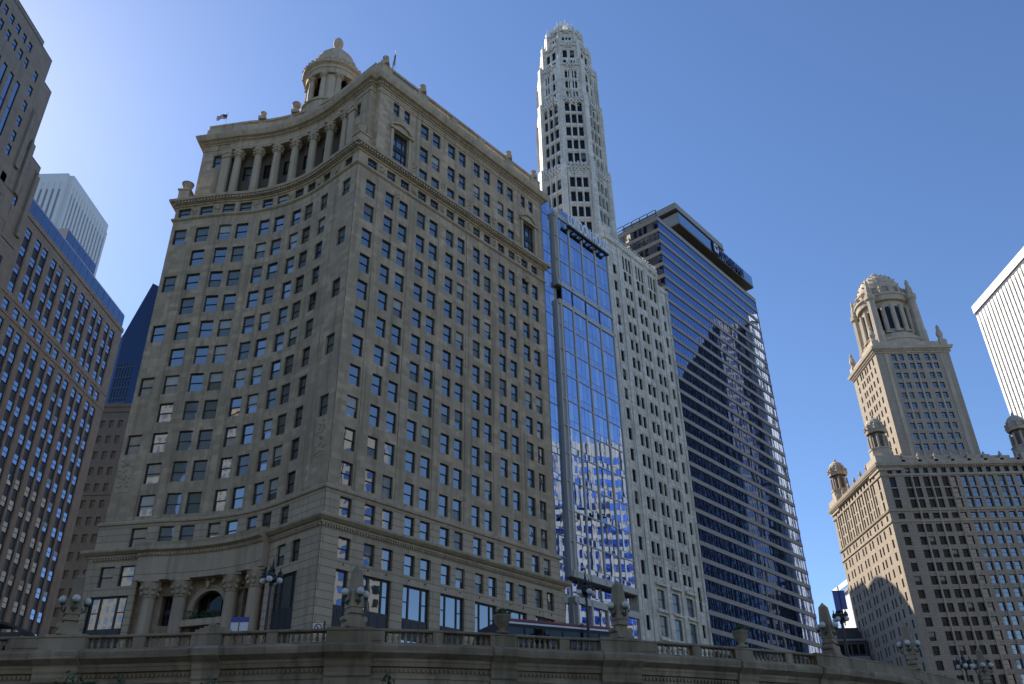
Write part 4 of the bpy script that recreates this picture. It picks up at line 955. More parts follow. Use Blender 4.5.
    c = MB(); c.sweep(tl, [(-.1, 127.2), (.3, 127.3), (.4, 128.2), (1.1, 128.6), (1.3, 129.4), (-.1, 129.6)], True); dentils(c, tl, .35, 127.7, 128.2, .3, .8, .4, True); c.sweep(tl, [(-.6, 129.5), (0, 129.5), (0, 131.4), (-.6, 131.4)], True); c.build('tower_cornice', ['jewel_trim'], tw); c = MB(); c.sweep(tl, [(-.1, 86), (5, 86.2), (5, 90.4), (1.5, 90.6), (1.5, 92.2), (-.1, 92.6)], True); c.build('tower_plinth', ['jewel_trim'], tw)
    c = MB()
    for x in (121.05, 126.1, 131.4): c.par((x - .2, b0, 92), (.4, 0, 0), (0, -.25, 0), (0, 0, 34))
    for x in (117.6, 135.2): c.par((x - .6, b0, 92), (1.2, 0, 0), (0, -.15, 0), (0, 0, 35))
    c.build('tower_pier', ['jewel_trim'], tw)
    for p in ((a0 + .8, b0 + .8), (a1 - .8, b0 + .8), (a0 + .8, b1 - .8), (a1 - .8, b1 - .8)):
        c = MB(); c.box(p[0] - 1.1, p[0] + 1.1, p[1] - 1.1, p[1] + 1.1, 129.4, 132); c.lathe((*p, 132), [(1.0, 0), (.7, 1.0), (1.05, 2.2), (.8, 3.3), (.5, 4.2), (.6, 4.8), (0, 6)], 8, 0, .4); c.build('tower_finial', ['jewel_trim'], tw)
    # belvedere and dome
    cc = ((a0 + a1) / 2, (b0 + b1) / 2 + .5); r0 = 8.0
    b = MB(); b.lathe((*cc, 0), [(9.6, 128), (9.6, 133.2), (9.9, 133.4), (9.9, 134.2), (8.6, 134.6), (8.3, 136.4), (7.7, 136.5), (7.2, 137), (7.2, 151.5)], 32); bel = b.build('belvedere', ['jewel_trim'], tw)
    bw = MB(); bc = MB()
    for k in range(16):
        a = 2 * math.pi * k / 16 + .1; p = V3((cc[0] + 7.18 * math.cos(a), cc[1] + 7.18 * math.sin(a))); e = V3((-math.sin(a), math.cos(a))); n_ = V3((math.cos(a), math.sin(a)))
        pts = [(x, 138.5 + z) for x, z in [(-.7, 0), (.7, 0), (.7, 7.6)] + [(.7 * math.cos(q), 7.6 + .7 * math.sin(q)) for q in np.linspace(.3, 2.84, 7)] + [(-.7, 7.6)]]
        f = [(*(p + e * x + n_ * .12), z) for x, z in pts]; bk = [(*(p + e * x - n_ * .3), z) for x, z in pts]; nn = len(f)
        bw.add(f + bk, [tuple(range(nn))] + [(i, nn + i, nn + (i + 1) % nn, (i + 1) % nn) for i in range(nn)])
        a2 = a + math.pi / 16; q = (cc[0] + 7.7 * math.cos(a2), cc[1] + 7.7 * math.sin(a2)); column(bc, q, 136.6, 149.2, .8, 8)
    bw.build('belvedere_window', ['pane_dark'], tw); bc.build('belvedere_column', ['jewel_trim'], tw)
    c = MB(); c.lathe((*cc, 0), [(7.2, 149), (8.3, 149.1), (8.5, 150.6), (9.0, 151.0), (9.0, 151.6), (7.6, 151.8), (7.4, 154.2), (7.7, 154.4), (7.7, 154.9), (7.1, 155), (6.7, 157.2), (5.7, 159.4), (4.2, 161.2), (2.2, 162.4), (1.6, 162.6), (1.5, 163.4), (.9, 164), (0, 164.3)], 32)
    for k in range(16):
        a = 2 * math.pi * k / 16
        for r_, z in ((7.2, 155.2), (6.9, 157), (6.0, 159.2), (4.5, 161)): c.ball((cc[0] + r_ * math.cos(a), cc[1] + r_ * math.sin(a), z), .3, 6)
        c.lathe((cc[0] + 8.1 * math.cos(a), cc[1] + 8.1 * math.sin(a), 151.6), [(.6, 0), (.5, 1.2), (.75, 2), (.2, 2.8), (0, 3)], 6)
    c.build('dome', ['jewel_trim'], tw)
    for k in range(4):
        a = math.pi / 4 + k * math.pi / 2; p = (cc[0] + 9.6 * math.cos(a), cc[1] + 9.6 * math.sin(a)); c = MB()
        c.lathe((*p, 0), [(1.7, 128), (1.7, 137), (1.5, 137.2), (1.25, 149), (1.8, 149.5), (1.8, 151), (1.2, 151.4), (1.1, 153.4), (.6, 155), (.7, 155.8), (.2, 157.4), (0, 157.6)], 8); c.build('belvedere_buttress', ['jewel_trim'], tw)
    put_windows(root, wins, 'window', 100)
domed_building()

# ------------------------------------------------------------------ art deco slab and tower at the left
def deco_building():
    X = -82.0; root = thing('art_deco_building', 'brown art deco slab at the left edge with paired window strips and a stepped tower', 'building', (X, 130, STREET))
    W = Line2((X, 60), (0, 1)); W = Line2((X, 60), (0, 1))
    # the wall faces the street (+x): run from far to near so that it reads left to right from outside
    E_ = Line2((X, 60.0), (0, 1))
    P = Line2((X, 60), (0, 1))
    w = MB(); wins = []
    # seen from the street the near end is on the left: travel along +y has outward normal (+1, 0)
    Y0, Y1 = 60.0, 152.2
    def cols(y0, y1, first=112.4, sp=5.62): 
        out = []
        y = first - sp * 9
        while y < y1 - 2:
            for d in (0, 2.35):
                if y + d - .85 > y0 + .3 and y + d + .85 < y1 - .3: out.append((y + d - .85 - 60, y + d + .85 - 60))
            y += sp
        return out
    sl = cols(112.2, 151.5)
    fl = 3.55
    up = [(90.0 - fl * k - 1.75, 90.0 - fl * k) for k in range(4)]; belt = [(74.2, 76.0)]; lo = [(72.6 - fl * k - 1.75, 72.6 - fl * k) for k in range(17)]
    ops = []
    for a, b in sl:
        ops += [(a, b, up[-1][0], up[0][1]), (a, b, *belt[0]), (a, b, lo[-1][0], lo[0][1])]
        for zb, zt in up + belt + lo:
            wins.append((win(b - a, zt - zb, 'plain', 1 if RNG.random() < .12 else 0, 0, .05, 7), frame_at(P, a, b, zb, .1), b - a, zt - zb))
        for rws in (up, belt, lo):
            strips = MB(); pa = P.at(a - .05, -.36)[0]; strips.par((*pa, rws[-1][0] - .05), (0, b - a + .1, 0), (.12, 0, 0), (0, 0, rws[0][1] - rws[-1][0] + .1)); strips.build('window_recess', ['frame'], root)
    SB = 112.0 - 60
    facade(w, P, SB, Y1 - 60, STREET, 92.4, ops, .14)
    # tower block, flush with the slab, stepping back towards the top
    tcols = [94.0, 96.0, 98.0, 99.9]; tops = []
    def tw(y0, y1, z0, z1, xo=0.0, wl=()):
        o = []
        for (yc, zb, zt) in wl:
            o.append((yc - .55 - 60, yc + .55 - 60, zb, zt)); wins.append((win(1.1, zt - zb, 'plain', 0, .05, .07, 7), frame_at(P, yc - .55 - 60, yc + .55 - 60, zb, .1, xo), 1.1, zt - zb))
        facade(w, P, y0 - 60, y1 - 60, z0, z1, o, .12, xo)
        for a, b in (((X + xo, y1), (X - 24, y1)), ((X - 24, y0), (X + xo, y0))): facade(w, Line2(a, V3(b) - V3(a)), 0, np.hypot(b[0] - a[0], b[1] - a[1]), z0, z1)
        w.prism([(X + xo, y0), (X + xo, y1), (X - 24, y1), (X - 24, y0)], z1 - .2, z1 - .02)
    zz = [116.2 - 3.5 * k for k in range(8)]
    wl = [(y, 113.2, 115.2) for y in (86, 88, 90, 92, 94.2, 96.2, 98.1, 100.0)] + [(y, 116.6, 118.4) for y in (86, 88, 90, 91.8, 93.7, 95.7, 97.6, 99.5)]
    wl += [(y, 98.0, 109.6) for y in (86, 88, 90, 92, 94, 96, 98, 100)]
    wl += [(103.1, z - 2.0, z) for z in (115.3, 111.8, 108.3, 104.8, 101.5, 98.5)] + [(y, z - 2, z) for z in (93.5, 90, 86.5, 83, 79.5, 76) for y in (96, 98, 100, 102.9, 105.3, 107.5)]
    tw(76, 105.6, 92, 121.0, 0.35, [x for x in wl if x[0] < 104 and x[1] > 92.5])
    tw(105.6, 108.3, 92, 116.0, .2); tw(76, 108.0, STREET, 92.0, .35, [x for x in wl if x[1] < 92]); tw(105.0, 111.9, 84, 101.4, .3, [(108.5, z - 1.9, z) for z in (100, 95.1, 92.3)]); tw(104, 112.0, STREET, 84, .3, [(y, z - 1.9, z) for z in np.arange(81, 20, -3.55) for y in (109.6,)])
    tw(80, 103.4, 121, 123.4, -.6)
    for a, b in (((X, Y1), (X - 26, Y1)),): facade(w, Line2(a, V3(b) - V3(a)), 0, 26, STREET, 92.4)
    w.prism([(X, 108), (X, Y1), (X - 26, Y1), (X - 26, 108)], 92.2, 92.38)
    w.build('wall', ['deco_stone'], root)
    c = MB()
    for z0, z1, o in ((76.6, 77.0, .12), (73.5, 73.8, .12), (91.6, 92.5, .2)): c.par((X, 112, z0), (o, 0, 0), (0, Y1 - 112, 0), (0, 0, z1 - z0))
    for y, z0, z1 in ((105.2, 96, 108), (107.2, 92, 103), (110.8, 86, 99)): c.par((X + .3, y, z0), (.5, 0, 0), (0, 1.1, 0), (0, 0, z1 - z0)); relief(c, frame_at(P, y - 60, y - 59, z1, -.4), .9, 1.6, 10, .3)
    c.build('deco_moulding', ['deco_stone'], root)
    c = MB()
    for a, b in sl[::2]:
        c.par((X, 60 + b + .15, STREET), (.06, 0, 0), (0, .34, 0), (0, 0, 82))
    c.build('mullion', ['deco_stone'], root)
    # glass storey on the roof
    g = MB(); g.box(X - 20, X - .3, 112, 152, 92.4, 95.9, 0); g.box(X - 18, X - 2.5, 128.5, 140.5, 95.9, 101.0, 0)
    gl = g.build('roof_storey', ['frame_grey'], root); k = MB()
    for y in np.arange(112.2, 151.5, 2.5): k.par((X - .29, y, 92.8), (.06, 0, 0), (0, 2.3, 0), (0, 0, 2.8))
    for y in np.arange(128.7, 139, 2.4): k.par((X - 2.49, y, 96.3), (.06, 0, 0), (0, 2.2, 0), (0, 0, 4.4))
    k.par((X - 17.5, 140.49, 96.3), (15, 0, 0), (0, .06, 0), (0, 0, 4.4)); k.par((X - 19.5, 151.99, 92.8), (19, 0, 0), (0, .06, 0), (0, 0, 2.9))
    k.build('roof_glazing', ['roof_glass'], gl)
    put_windows(root, wins, 'window', 100)
deco_building()
# ------------------------------------------------------------------ other towers
def striped_tower(name, label, x0, y0, x1, y1, z1, pitch, frac, wall_m, strip_m, faces, top_h=6.0, chamfer=0.0, gap_top=False):
    """Tower of closely set vertical piers with dark window strips between them."""
    root = thing(name, label, 'skyscraper', ((x0 + x1) / 2, (y0 + y1) / 2, STREET))
    c = MB(); ch = chamfer + .01
    pts = [(x0 + ch, y0), (x1 - ch, y0), (x1 - ch, y0 + ch), (x1, y0 + ch), (x1, y1 - ch), (x1 - ch, y1 - ch), (x1 - ch, y1), (x0 + ch, y1), (x0 + ch, y1 - ch), (x0, y1 - ch), (x0, y0 + ch), (x0 + ch, y0 + ch)]
    c.prism(pts, STREET, z1 - .1, 0); c.build('wall', [wall_m], root)
    st = MB(); pr = MB(); n_st = 0
    for f in faces:
        if f == 'N': L = Line2((x0 + ch, y0), (1, 0)); ln = x1 - x0 - 2 * ch
        if f == 'E': L = Line2((x0, y1 - ch), (0, -1)); ln = y1 - y0 - 2 * ch
        if f == 'W': L = Line2((x1, y0 + ch), (0, 1)); ln = y1 - y0 - 2 * ch
        n = int(ln / pitch); e0 = (ln - n * pitch) / 2
        for i in range(n):
            a = e0 + i * pitch + pitch * (1 - frac) / 2; b = a + pitch * frac; zt = z1 - top_h; z = zt
            s_ = MB(); p, q = L.at(a, .03)[0], L.at(b, .03)[0]
            fl = 3.8
            k = 0
            s_.add([(*p, STREET), (*q, STREET), (*q, zt), (*p, zt)], [(0, 1, 2, 3)], 0)
            while zt - k * fl > 20:
                zz = zt - k * fl; p2, q2 = L.at(a, .06)[0], L.at(b, .06)[0]; s_.add([(*p2, zz - fl), (*q2, zz - fl), (*q2, zz - fl + 1.3), (*p2, zz - fl + 1.3)], [(0, 1, 2, 3)], 1); k += 1
            s_.build('window_strip', strip_m, root)
        for i in range(n + 1):
            m = e0 + i * pitch - pitch * (1 - frac) / 2; p = L.at(max(0, m))[0]; pr.par((*p, STREET), (*(L.u * pitch * (1 - frac) * .98), 0), (*(L.n * .45), 0), (0, 0, z1 - STREET - top_h * .5))
    pr.build('pier', [wall_m], root)
    c = MB(); c.prism(pts, z1 - .09, z1 + .4); c.build('roof', [wall_m], root)
    return root
plain('aon_stone', (.62, .64, .66), .5, nvar=.03, nscale=.05); plain('aon_strip', (.23, .25, .29), .3, nvar=.05)
plain('bright_stone', (.76, .75, .72), .5, nvar=.03, nscale=.05); plain('strip_dark', (.07, .07, .075), .2); plain('strip_grey', (.30, .30, .31), .3)
striped_tower('striped_skyscraper', 'very tall pale grey striped skyscraper, far behind the art deco slab', -286, 364, -246.7, 414, 325, 3.4, .42, 'aon_stone', ['aon_strip', 'aon_strip'], 'NW', 11.0, 2.2)
def white_tower():
    r = striped_tower('white_skyscraper', 'bright white skyscraper with thin vertical ribs, cut off by the right edge of the photo', 216, 250, 262, 336, 206, 2.7, .42, 'bright_stone', ['strip_grey', 'strip_dark'], 'EN', 9.0, 0)
    c = MB(); c.box(215.4, 262.6, 249.4, 336.6, 203.4, 207.2); c.build('roof_fascia', ['bright_stone'], r)
    c = MB(); c.box(215.9, 262, 249.9, 336.1, 201.6, 203.4); c.build('louvre_band', ['strip_dark'], r)
    c = MB()
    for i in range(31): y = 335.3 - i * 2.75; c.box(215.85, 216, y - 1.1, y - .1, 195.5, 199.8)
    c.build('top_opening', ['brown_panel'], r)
white_tower()
def blue_tower():
    root = thing('blue_tower', 'dark blue glass tower glimpsed between the art deco slab and the concave corner building', 'skyscraper', (-150, 262, STREET))
    c = MB(); fr = [(-136.5, 252), (-134.5, 251), (-128, 250), (-120, 262)]; tp = [148, 151, 171, 171]; n = 4
    v = [(x, y, STREET) for x, y in fr] + [(x, y, z) for (x, y), z in zip(fr, tp)] + [(x - 4, y + 40, STREET) for x, y in fr] + [(x - 4, y + 40, z) for (x, y), z in zip(fr, tp)]
    c.add(v, [(i, i + 1, i + 5, i + 4) for i in range(3)] + [(9 + i, 8 + i, 12 + i, 13 + i) for i in range(3)] + [(4 + i, 5 + i, 13 + i, 12 + i) for i in range(3)] + [(8, 0, 4, 12), (3, 11, 15, 7)]); c.build('wall', ['deep_blue'], root)
    c = MB()
    for z in np.arange(20, 140, 3.9): c.par((-134.5, 250.97, z), (6.5, -1, 0), (-.02, -.12, 0), (0, 0, .35))
    for t in np.arange(.1, 1, .16): c.par((-134.5 + 6.5 * t, 250.95 - t, STREET), (.12, 0, 0), (0, -.15, 0), (0, 0, 130))
    c.build('mullion', ['dark_facade'], root)
    c = MB(); c.par((-134.4, 250.9, 97), (6.3, -.97, 0), (-.03, -.18, 0), (0, 0, 27)); c.build('dark_panel', ['dark_facade'], root)
blue_tower()
def old_building():
    root = thing('old_building', 'brown masonry building with small punched windows, in the gap left of the concave corner building', 'building', (-88, 186, STREET)); w = MB(); wins = []
    L = Line2((-100, 180), (1, 0)); cols = [(x, x + 1.1) for x in np.arange(1.0, 18, 2.1)]; rows = [(z - 1.9, z) for z in np.arange(84.5, 12, -3.9)]
    grid_wall(w, L, 0, 20, STREET, 88, cols, rows, .35, 0, 'plain', .08, .08, 5, .1, wins=wins); w.prism([(-100, 180.4), (-80, 180.4), (-80, 200), (-100, 200)], STREET, 87.8)
    w.build('wall', ['old_stone'], root); c = MB(); c.sweep([(-100, 200), (-100, 180), (-80, 180), (-80, 200)], [(0, 86.4), (.4, 86.6), (.5, 87.4), (.9, 87.7), (1, 88.3), (-.2, 88.5)]); c.build('cornice', ['old_stone'], root); c = MB(); c.sweep([(-100, 180), (-80, 180)], [(0, 66), (.3, 66.1), (.3, 66.6), (0, 66.7)]); c.build('string_course', ['old_stone'], root)
    put_windows(root, wins, 'window', 100)
old_building()
def small_glass_building():
    root = thing('glass_building', 'small pale blue glass building with a white panel, beside the domed skyscraper', 'building', (126, 298, STREET)); X = 118.0
    c = MB(); c.box(X, X + 30, 285, 321, STREET, 74.3); c.build('wall', ['far_glass'], root)
    c = MB(); c.box(X - .25, X, 303.5, 317.0, 52.5, 70.5); c.build('white_panel', ['white_panel'], root)
    c = MB()
    for y in (302.8, 317.0): c.box(X - 1.1, X, y, y + .6, 50, 71)
    c.box(X - 1.1, X, 302.8, 317.6, 70.5, 71.4)
    c.build('panel_surround', ['spandrel_grey'], root)
    c = MB()
    for z in np.arange(12, 74, 4.1):
        if not 52 < z < 71: c.box(X - .12, X, 285.2, 320.8, z, z + .5)
        else: c.box(X - .12, X, 285.2, 302.7, z, z + .5)
    c.box(X - .2, X, 285, 321, 72.8, 74.6); c.build('floor_line', ['white_panel'], root)
small_glass_building()
def low_building():
    root = thing('low_building', 'low dark grey building behind the wall, at the foot of the domed skyscraper', 'building', (103, 272, STREET)); c = MB()
    c.box(92, 103, 262, 290, STREET, 46); c.box(96, 103, 266, 285, 46, 50.5); c.build('wall', ['dark_facade'], root)
    c = MB(); c.box(91.6, 103.2, 261.6, 290, 40.5, 41.6); c.box(91.6, 103.2, 261.6, 290, 46, 46.5); c.build('fascia', ['spandrel_grey'], root)
    for x in np.arange(92.6, 102.5, 2.0):
        for z in (42.2, 36.6): c = MB(); c.box(x, x + 1.5, 261.93, 262, z, z + 2.8); c.build('window', ['pane_dark'], root)
low_building()
def rear_tower():
    """The tower whose shadow lies on the sunlit flank of the domed skyscraper; hidden behind the river-front row."""
    root = thing('round_topped_tower', 'round topped stone tower hidden behind the banded glass tower, seen only by its shadow', 'tower', (38, 300, STREET)); c = MB()
    hx, hy = 103.7 - .766 * 85, 240 + .643 * 85
    c.prism([(hx - 12, hy - 8), (hx + 12, hy - 8), (hx + 12, hy + 40), (hx - 12, hy + 40)], STREET, 104); c.lathe((hx, hy + 6, 0), [(13, 104), (12.6, 112), (11, 118), (8, 122), (4, 124.5), (0, 125)], 24); c.prism([(hx - 9, hy + 14), (hx + 9, hy + 14), (hx + 9, hy + 40), (hx - 9, hy + 40)], 104, 122)
    c.build('wall', ['old_stone'], root)
rear_tower()
# buildings of the opposite bank, to the right of the camera: they show in the glass
def bank_tower(name, label, x0, y0, x1, y1, z1, wall_m, pitch=3.2, fl=3.8):
    root = thing(name, label, 'building', ((x0 + x1) / 2, (y0 + y1) / 2, 4)); c = MB(); c.box(x0, x1, y0, y1, 4, z1); c.build('wall', [wall_m], root); g = MB(); s_ = MB()
    for L, ln in ((Line2((x0, y1), (0, -1)), y1 - y0), (Line2((x0, y0), (1, 0)), x1 - x0)):
        n = int(ln / pitch)
        for i in range(n):
            a = (i + .5) * ln / n
            p = L.at(a - pitch * .3, .02)[0]; 
            for z in np.arange(8, z1 - 5, fl): g.par((*p, z), (*(L.u * pitch * .55), 0), (*(L.n * .04), 0), (0, 0, fl * .6))
            p = L.at(a + pitch * .38)[0]; s_.par((*p, 4), (*(L.u * .5), 0), (*(L.n * .5), 0), (0, 0, z1 - 2 + 2.5 * (i % 3 == 0)))
    g.build('window_grid', ['ribbon_glass' if wall_m != 'dark_facade' else 'pane_blue'], root); s_.build('pier', [wall_m], root)
bank_tower('ornate_tower', 'ornate tower across the river, mirrored in the left windows of the concave corner building', 142, 28, 180, 86, 108, 'bank_stone')
bank_tower('ornate_tower', 'ornate tower across the river, mirrored low in the narrow blue glass building', 142, 134, 160, 168, 106, 'bank_stone', 2.6)

def dark_tower():
    bank_tower('dark_tower', 'dark glass tower down the river, mirrored in the lower part of the banded glass tower', 222, 236, 305, 248, 205, 'dark_facade', 3.0)
dark_tower()
def bank_row(label, x0, x1, y0, y1, z1):  # unseen buildings added behind the camera for bounce light and window reflections
    root = thing('bank_building', label, 'building', ((x0 + x1) / 2, (y0 + y1) / 2, 4)); c = MB(); c.box(x0, x1, y0, y1, 4, z1); c.build('wall', ['bank_stone'], root); g = MB(); n = int((x1 - x0) / 3.4)
    for i in range(n):
        for z in np.arange(8, z1 - 4, 3.8): g.box(x0 + (i + .25) * (x1 - x0) / n, x0 + (i + .7) * (x1 - x0) / n, y1, y1 + .04, z, z + 2.2)
    g.build('window_grid', ['pane'], root); c = MB(); c.sweep([(x1, y1), (x0, y1)], [(0, z1 - 2), (.8, z1 - 1.6), (1, z1), (-.5, z1 + .4)]); c.build('cornice', ['limestone_trim'], root)
bank_row('unseen broad sunlit stone building on the opposite bank, behind the camera', -52, 18, -130, -88, 70)
bank_row('unseen taller sunlit stone building on the opposite bank, behind and right of the camera', 30, 84, -150, -96, 118)
bank_row('unseen sunlit stone building on the opposite bank, behind and left of the camera', -130, -64, -150, -92, 92)
bank_row('unseen tall stone tower on the opposite bank, behind and far left of the camera', -265, -185, -160, -95, 175)
# ------------------------------------------------------------------ river wall with balustrade
def arclen(line): 
    d = [0.0]
    for i in range(len(line) - 1): d.append(d[-1] + np.hypot(line[i + 1][0] - line[i][0], line[i + 1][1] - line[i][1]))
    return d
RD = arclen(RAIL)
def rail_at(s, off=0.0):
    i = min(max(np.searchsorted(RD, s) - 1, 0), len(RAIL) - 2); t = (s - RD[i]) / (RD[i + 1] - RD[i]); p, q = V3(RAIL[i]), V3(RAIL[i + 1]); e = (q - p) / np.linalg.norm(q - p)
    n = V3((e[1], -e[0])); return p + (q - p) * t + n * off, e, n
def px_to_s(x, y=640, h=10.0):
    """Arc length along the wall under a given azimuth (worked out from the survey pixels of the photograph)."""
    d = CAMR @ np.array([x - 512, -(y - 342), -FPX]); az = math.atan2(d[0], d[1])
    best = min(np.linspace(0, RD[-1], 6000), key=lambda s: abs(math.atan2(*rail_at(s)[0]) - az)); return best
def river_wall():
    root = thing('river_wall', 'long stained stone river wall with a balustrade along its top', 'wall', (0, 53, 0)); w = MB()
    o = [tuple(p) for p in RAIL]
    w.sweep(o, [(-1.2, -2.6), (.05, -2.6), (.05, 7.4), (-.1, 7.45), (-.1, 8.7), (-1.2, 8.7)]); w.build('wall', ['bridge_stone'], root)
    c = MB(); c.sweep(o, [(-.2, 7.3), (.12, 7.35), (.14, 7.55), (.0, 7.6), (.0, 7.95), (.2, 8.0), (.25, 8.2), (.3, 8.25), (.3, 8.4), (.75, 8.65), (.8, 9.0), (.72, 9.1), (.4, 9.15), (.4, 9.25), (-.35, 9.25), (-.35, 8.5)])
    dentils(c, o[1:], .0, 7.7, 7.86, .12, .26, .12); c.build('cornice', ['bridge_stone'], root)
    c = MB(); c.sweep(o, [(-.3, 9.86), (.28, 9.86), (.32, 9.9), (.32, 9.98), (.25, 10.02), (-.27, 10.02), (-.3, 9.98)], ends=True); c.build('hand_rail', ['bridge_stone'], root)
    # open balustrades and solid blocks, in the order of the photograph
    bal = [(-25, 12), (90, 135), (147, 193), (222, 268), (278, 326), (384, 432), (442, 489), (515, 558), (568, 609), (654, 689), (697, 731), (748, 780), (787, 818)]
    prof = [(.09, 0), (.09, .06), (.06, .1), (.115, .24), (.105, .3), (.05, .44), (.05, .5), (.085, .55), (.085, .61)]
    T = MB(); T.lathe((0, 0, 0), prof, 8); me = mesh_from('baluster', T.v, T.f, T.m, ['bridge_stone'], True); n = 0; items = []
    spans = []
    for a, b in bal:
        s0 = px_to_s(a) if a > -10 else px_to_s(12) - 2.4; s1 = px_to_s(b); spans.append((s0, s1)); k = max(2, int((s1 - s0) / .34))
        for j in range(k): items.append(rail_at(s0 + (j + .5) * (s1 - s0) / k, .0)[0])
    items.sort(key=lambda p: np.hypot(p[0], p[1]))
    for p in items[:100]: ob = link('baluster', me, root); ob.matrix_basis = Matrix.Translation((p[0], p[1], 9.25))
    c = MB()
    for p in items[100:]: c.lathe((p[0], p[1], 9.25), prof, 8)
    ob = c.build('baluster', ['bridge_stone'], root, True); ob['kind'] = 'stuff'
    ed = [px_to_s(-60)]
    for a, b in spans: ed += [a, b]
    ed.append(RD[-1] - .1); c = MB()
    for i in range(0, len(ed), 2):
        a, b = ed[i], ed[i + 1]
        if b - a < .05: continue
        ss = [a] + [d for d in RD if a < d < b] + [b]; ln = [tuple(rail_at(s)[0]) for s in ss]; wd = .28 if b - a < 2 else .3
        c.sweep(ln, [(-wd, 9.24), (wd, 9.24), (wd, 9.87), (-wd, 9.87)])
        if b - a > 2.0 and b - a < 8:
            k = 2
            for j in range(k):
                s0 = a + (b - a) * (j + .1) / k; s1 = a + (b - a) * (j + .9) / k; l2 = [tuple(rail_at(s)[0]) for s in (s0, s1)]; c.sweep(l2, [(.29, 9.36), (.36, 9.36), (.36, 9.76), (.29, 9.76)])
    c.build('parapet_block', ['bridge_stone'], root)
    c = MB()
    for x in (-8, 66, 212, 350, 502, 618, 740, 822, 905):
        s = px_to_s(x); wd = 1.3 if x in (66, 350, 618, 822) else .8
        ss = [s - wd, s, s + wd]; ln = [tuple(rail_at(q)[0]) for q in ss]
        c.sweep(ln, [(-.1, -2.4), (.2, -2.4), (.2, 7.4), (.3, 7.5), (.3, 7.9), (.38, 8.05), (.4, 8.25), (.45, 8.35), (.9, 8.66), (.95, 9.02), (.8, 9.12), (.6, 9.2), (-.1, 9.24)])
        if wd > 1: c.sweep(ln, [(-.35, 9.2), (.42, 9.2), (.42, 9.88), (.48, 9.9), (.48, 10.05), (.4, 10.08), (-.35, 10.08)])
    c.build('wall_pier', ['bridge_stone'], root)
    return spans
river_wall()

# ------------------------------------------------------------------ obelisk lamps on the wall
OBL = 'obelisk lamps on the river wall'
def make_obelisk():
    root = thing('obelisk_lamp', '', 'lamp', (0, 0, 0), OBL)
    b = MB(); b.box(-.6, .6, -.45, .45, 0, .14)
    b.prism([(-.56, -.42), (.56, -.42), (.56, .42), (-.56, .42)], .14, .3)
    for k in range(8):
        t0, t1 = k / 8, (k + 1) / 8; w0 = .56 - .22 * math.sin(t0 * math.pi / 2); b.box(-w0, w0, -w0 * .75, w0 * .75, .3 + .5 * t0, .3 + .5 * t1)
    b.box(-.42, .42, -.42, .42, .8, .9); b.box(-.36, .36, -.36, .36, .9, 1.15); b.box(-.42, .42, -.42, .42, 1.15, 1.28)
    for sx in (-1, 1): b.tube((sx * .55, -.35, .5), (sx * .55, .35, .5), .17, None, 10)
    b.build('pedestal', ['bridge_stone'], root)
    s = MB(); v = [(sx * .42, sy * .42, 1.28) for sx, sy in ((-1, -1), (1, -1), (1, 1), (-1, 1))] + [(sx * .25, sy * .25, 3.3) for sx, sy in ((-1, -1), (1, -1), (1, 1), (-1, 1))] + [(0, 0, 3.66)]
    s.add(v, [(0, 1, 5, 4), (1, 2, 6, 5), (2, 3, 7, 6), (3, 0, 4, 7), (4, 5, 8), (5, 6, 8), (6, 7, 8), (7, 4, 8)]); s.build('obelisk', ['bridge_stone'], root)
    k = MB(); k.box(-.38, .38, -.38, .38, 1.3, 1.42)
    for a in range(4):
        c, s_ = math.cos(a * math.pi / 2), math.sin(a * math.pi / 2); P = [(.34, 1.36), (.52, 1.32), (.64, 1.42), (.66, 1.6), (.62, 1.7)]
        for i in range(4): k.tube((c * P[i][0], s_ * P[i][0], P[i][1]), (c * P[i + 1][0], s_ * P[i + 1][0], P[i + 1][1]), .055, None, 6)
        k.lathe((c * .66, s_ * .66, 1.68), [(.05, 0), (.16, .05), (.18, .12), (.12, .14)], 8)
        for j in range(3): k.ball((c * .42 + s_ * .12 * (j - 1), s_ * .42 - c * .12 * (j - 1), 1.5), .09, 6)
    k.build('bracket', ['bronze_green'], root)
    for a in range(4):
        c, s_ = math.cos(a * math.pi / 2), math.sin(a * math.pi / 2); g = MB(); g.ball((c * .66, s_ * .66, 2.0), .22, 16); g.build('globe', ['globe'], root, True)
    return root
ob = make_obelisk()
spots = [(66, 'pale obelisk lamp with white globes, leftmost on the wall, beside the art deco slab'), (352, 'obelisk lamp standing before the tall corner windows of the concave corner building'), (622, 'obelisk lamp in front of the right edge of the narrow blue glass building'), (830, 'obelisk lamp beside the lower right edge of the banded glass tower'), (908, 'stone obelisk lamp against the sunlit flank of the domed skyscraper'), (979, 'rightmost stone obelisk lamp, against the shaded front of the domed skyscraper')]
for i, (x, lab) in enumerate(spots):
    o = ob if i == 0 else copy_tree(ob); s = px_to_s(x); p, e, n = rail_at(s, -.05 if i < 5 else -.3); o.location = (p[0], p[1], 10.08 if i < 4 else 10.02); o.rotation_euler = (0, 0, math.atan2(e[1], e[0]) + (.5 if i in (0, 1) else .3)); o['label'] = lab
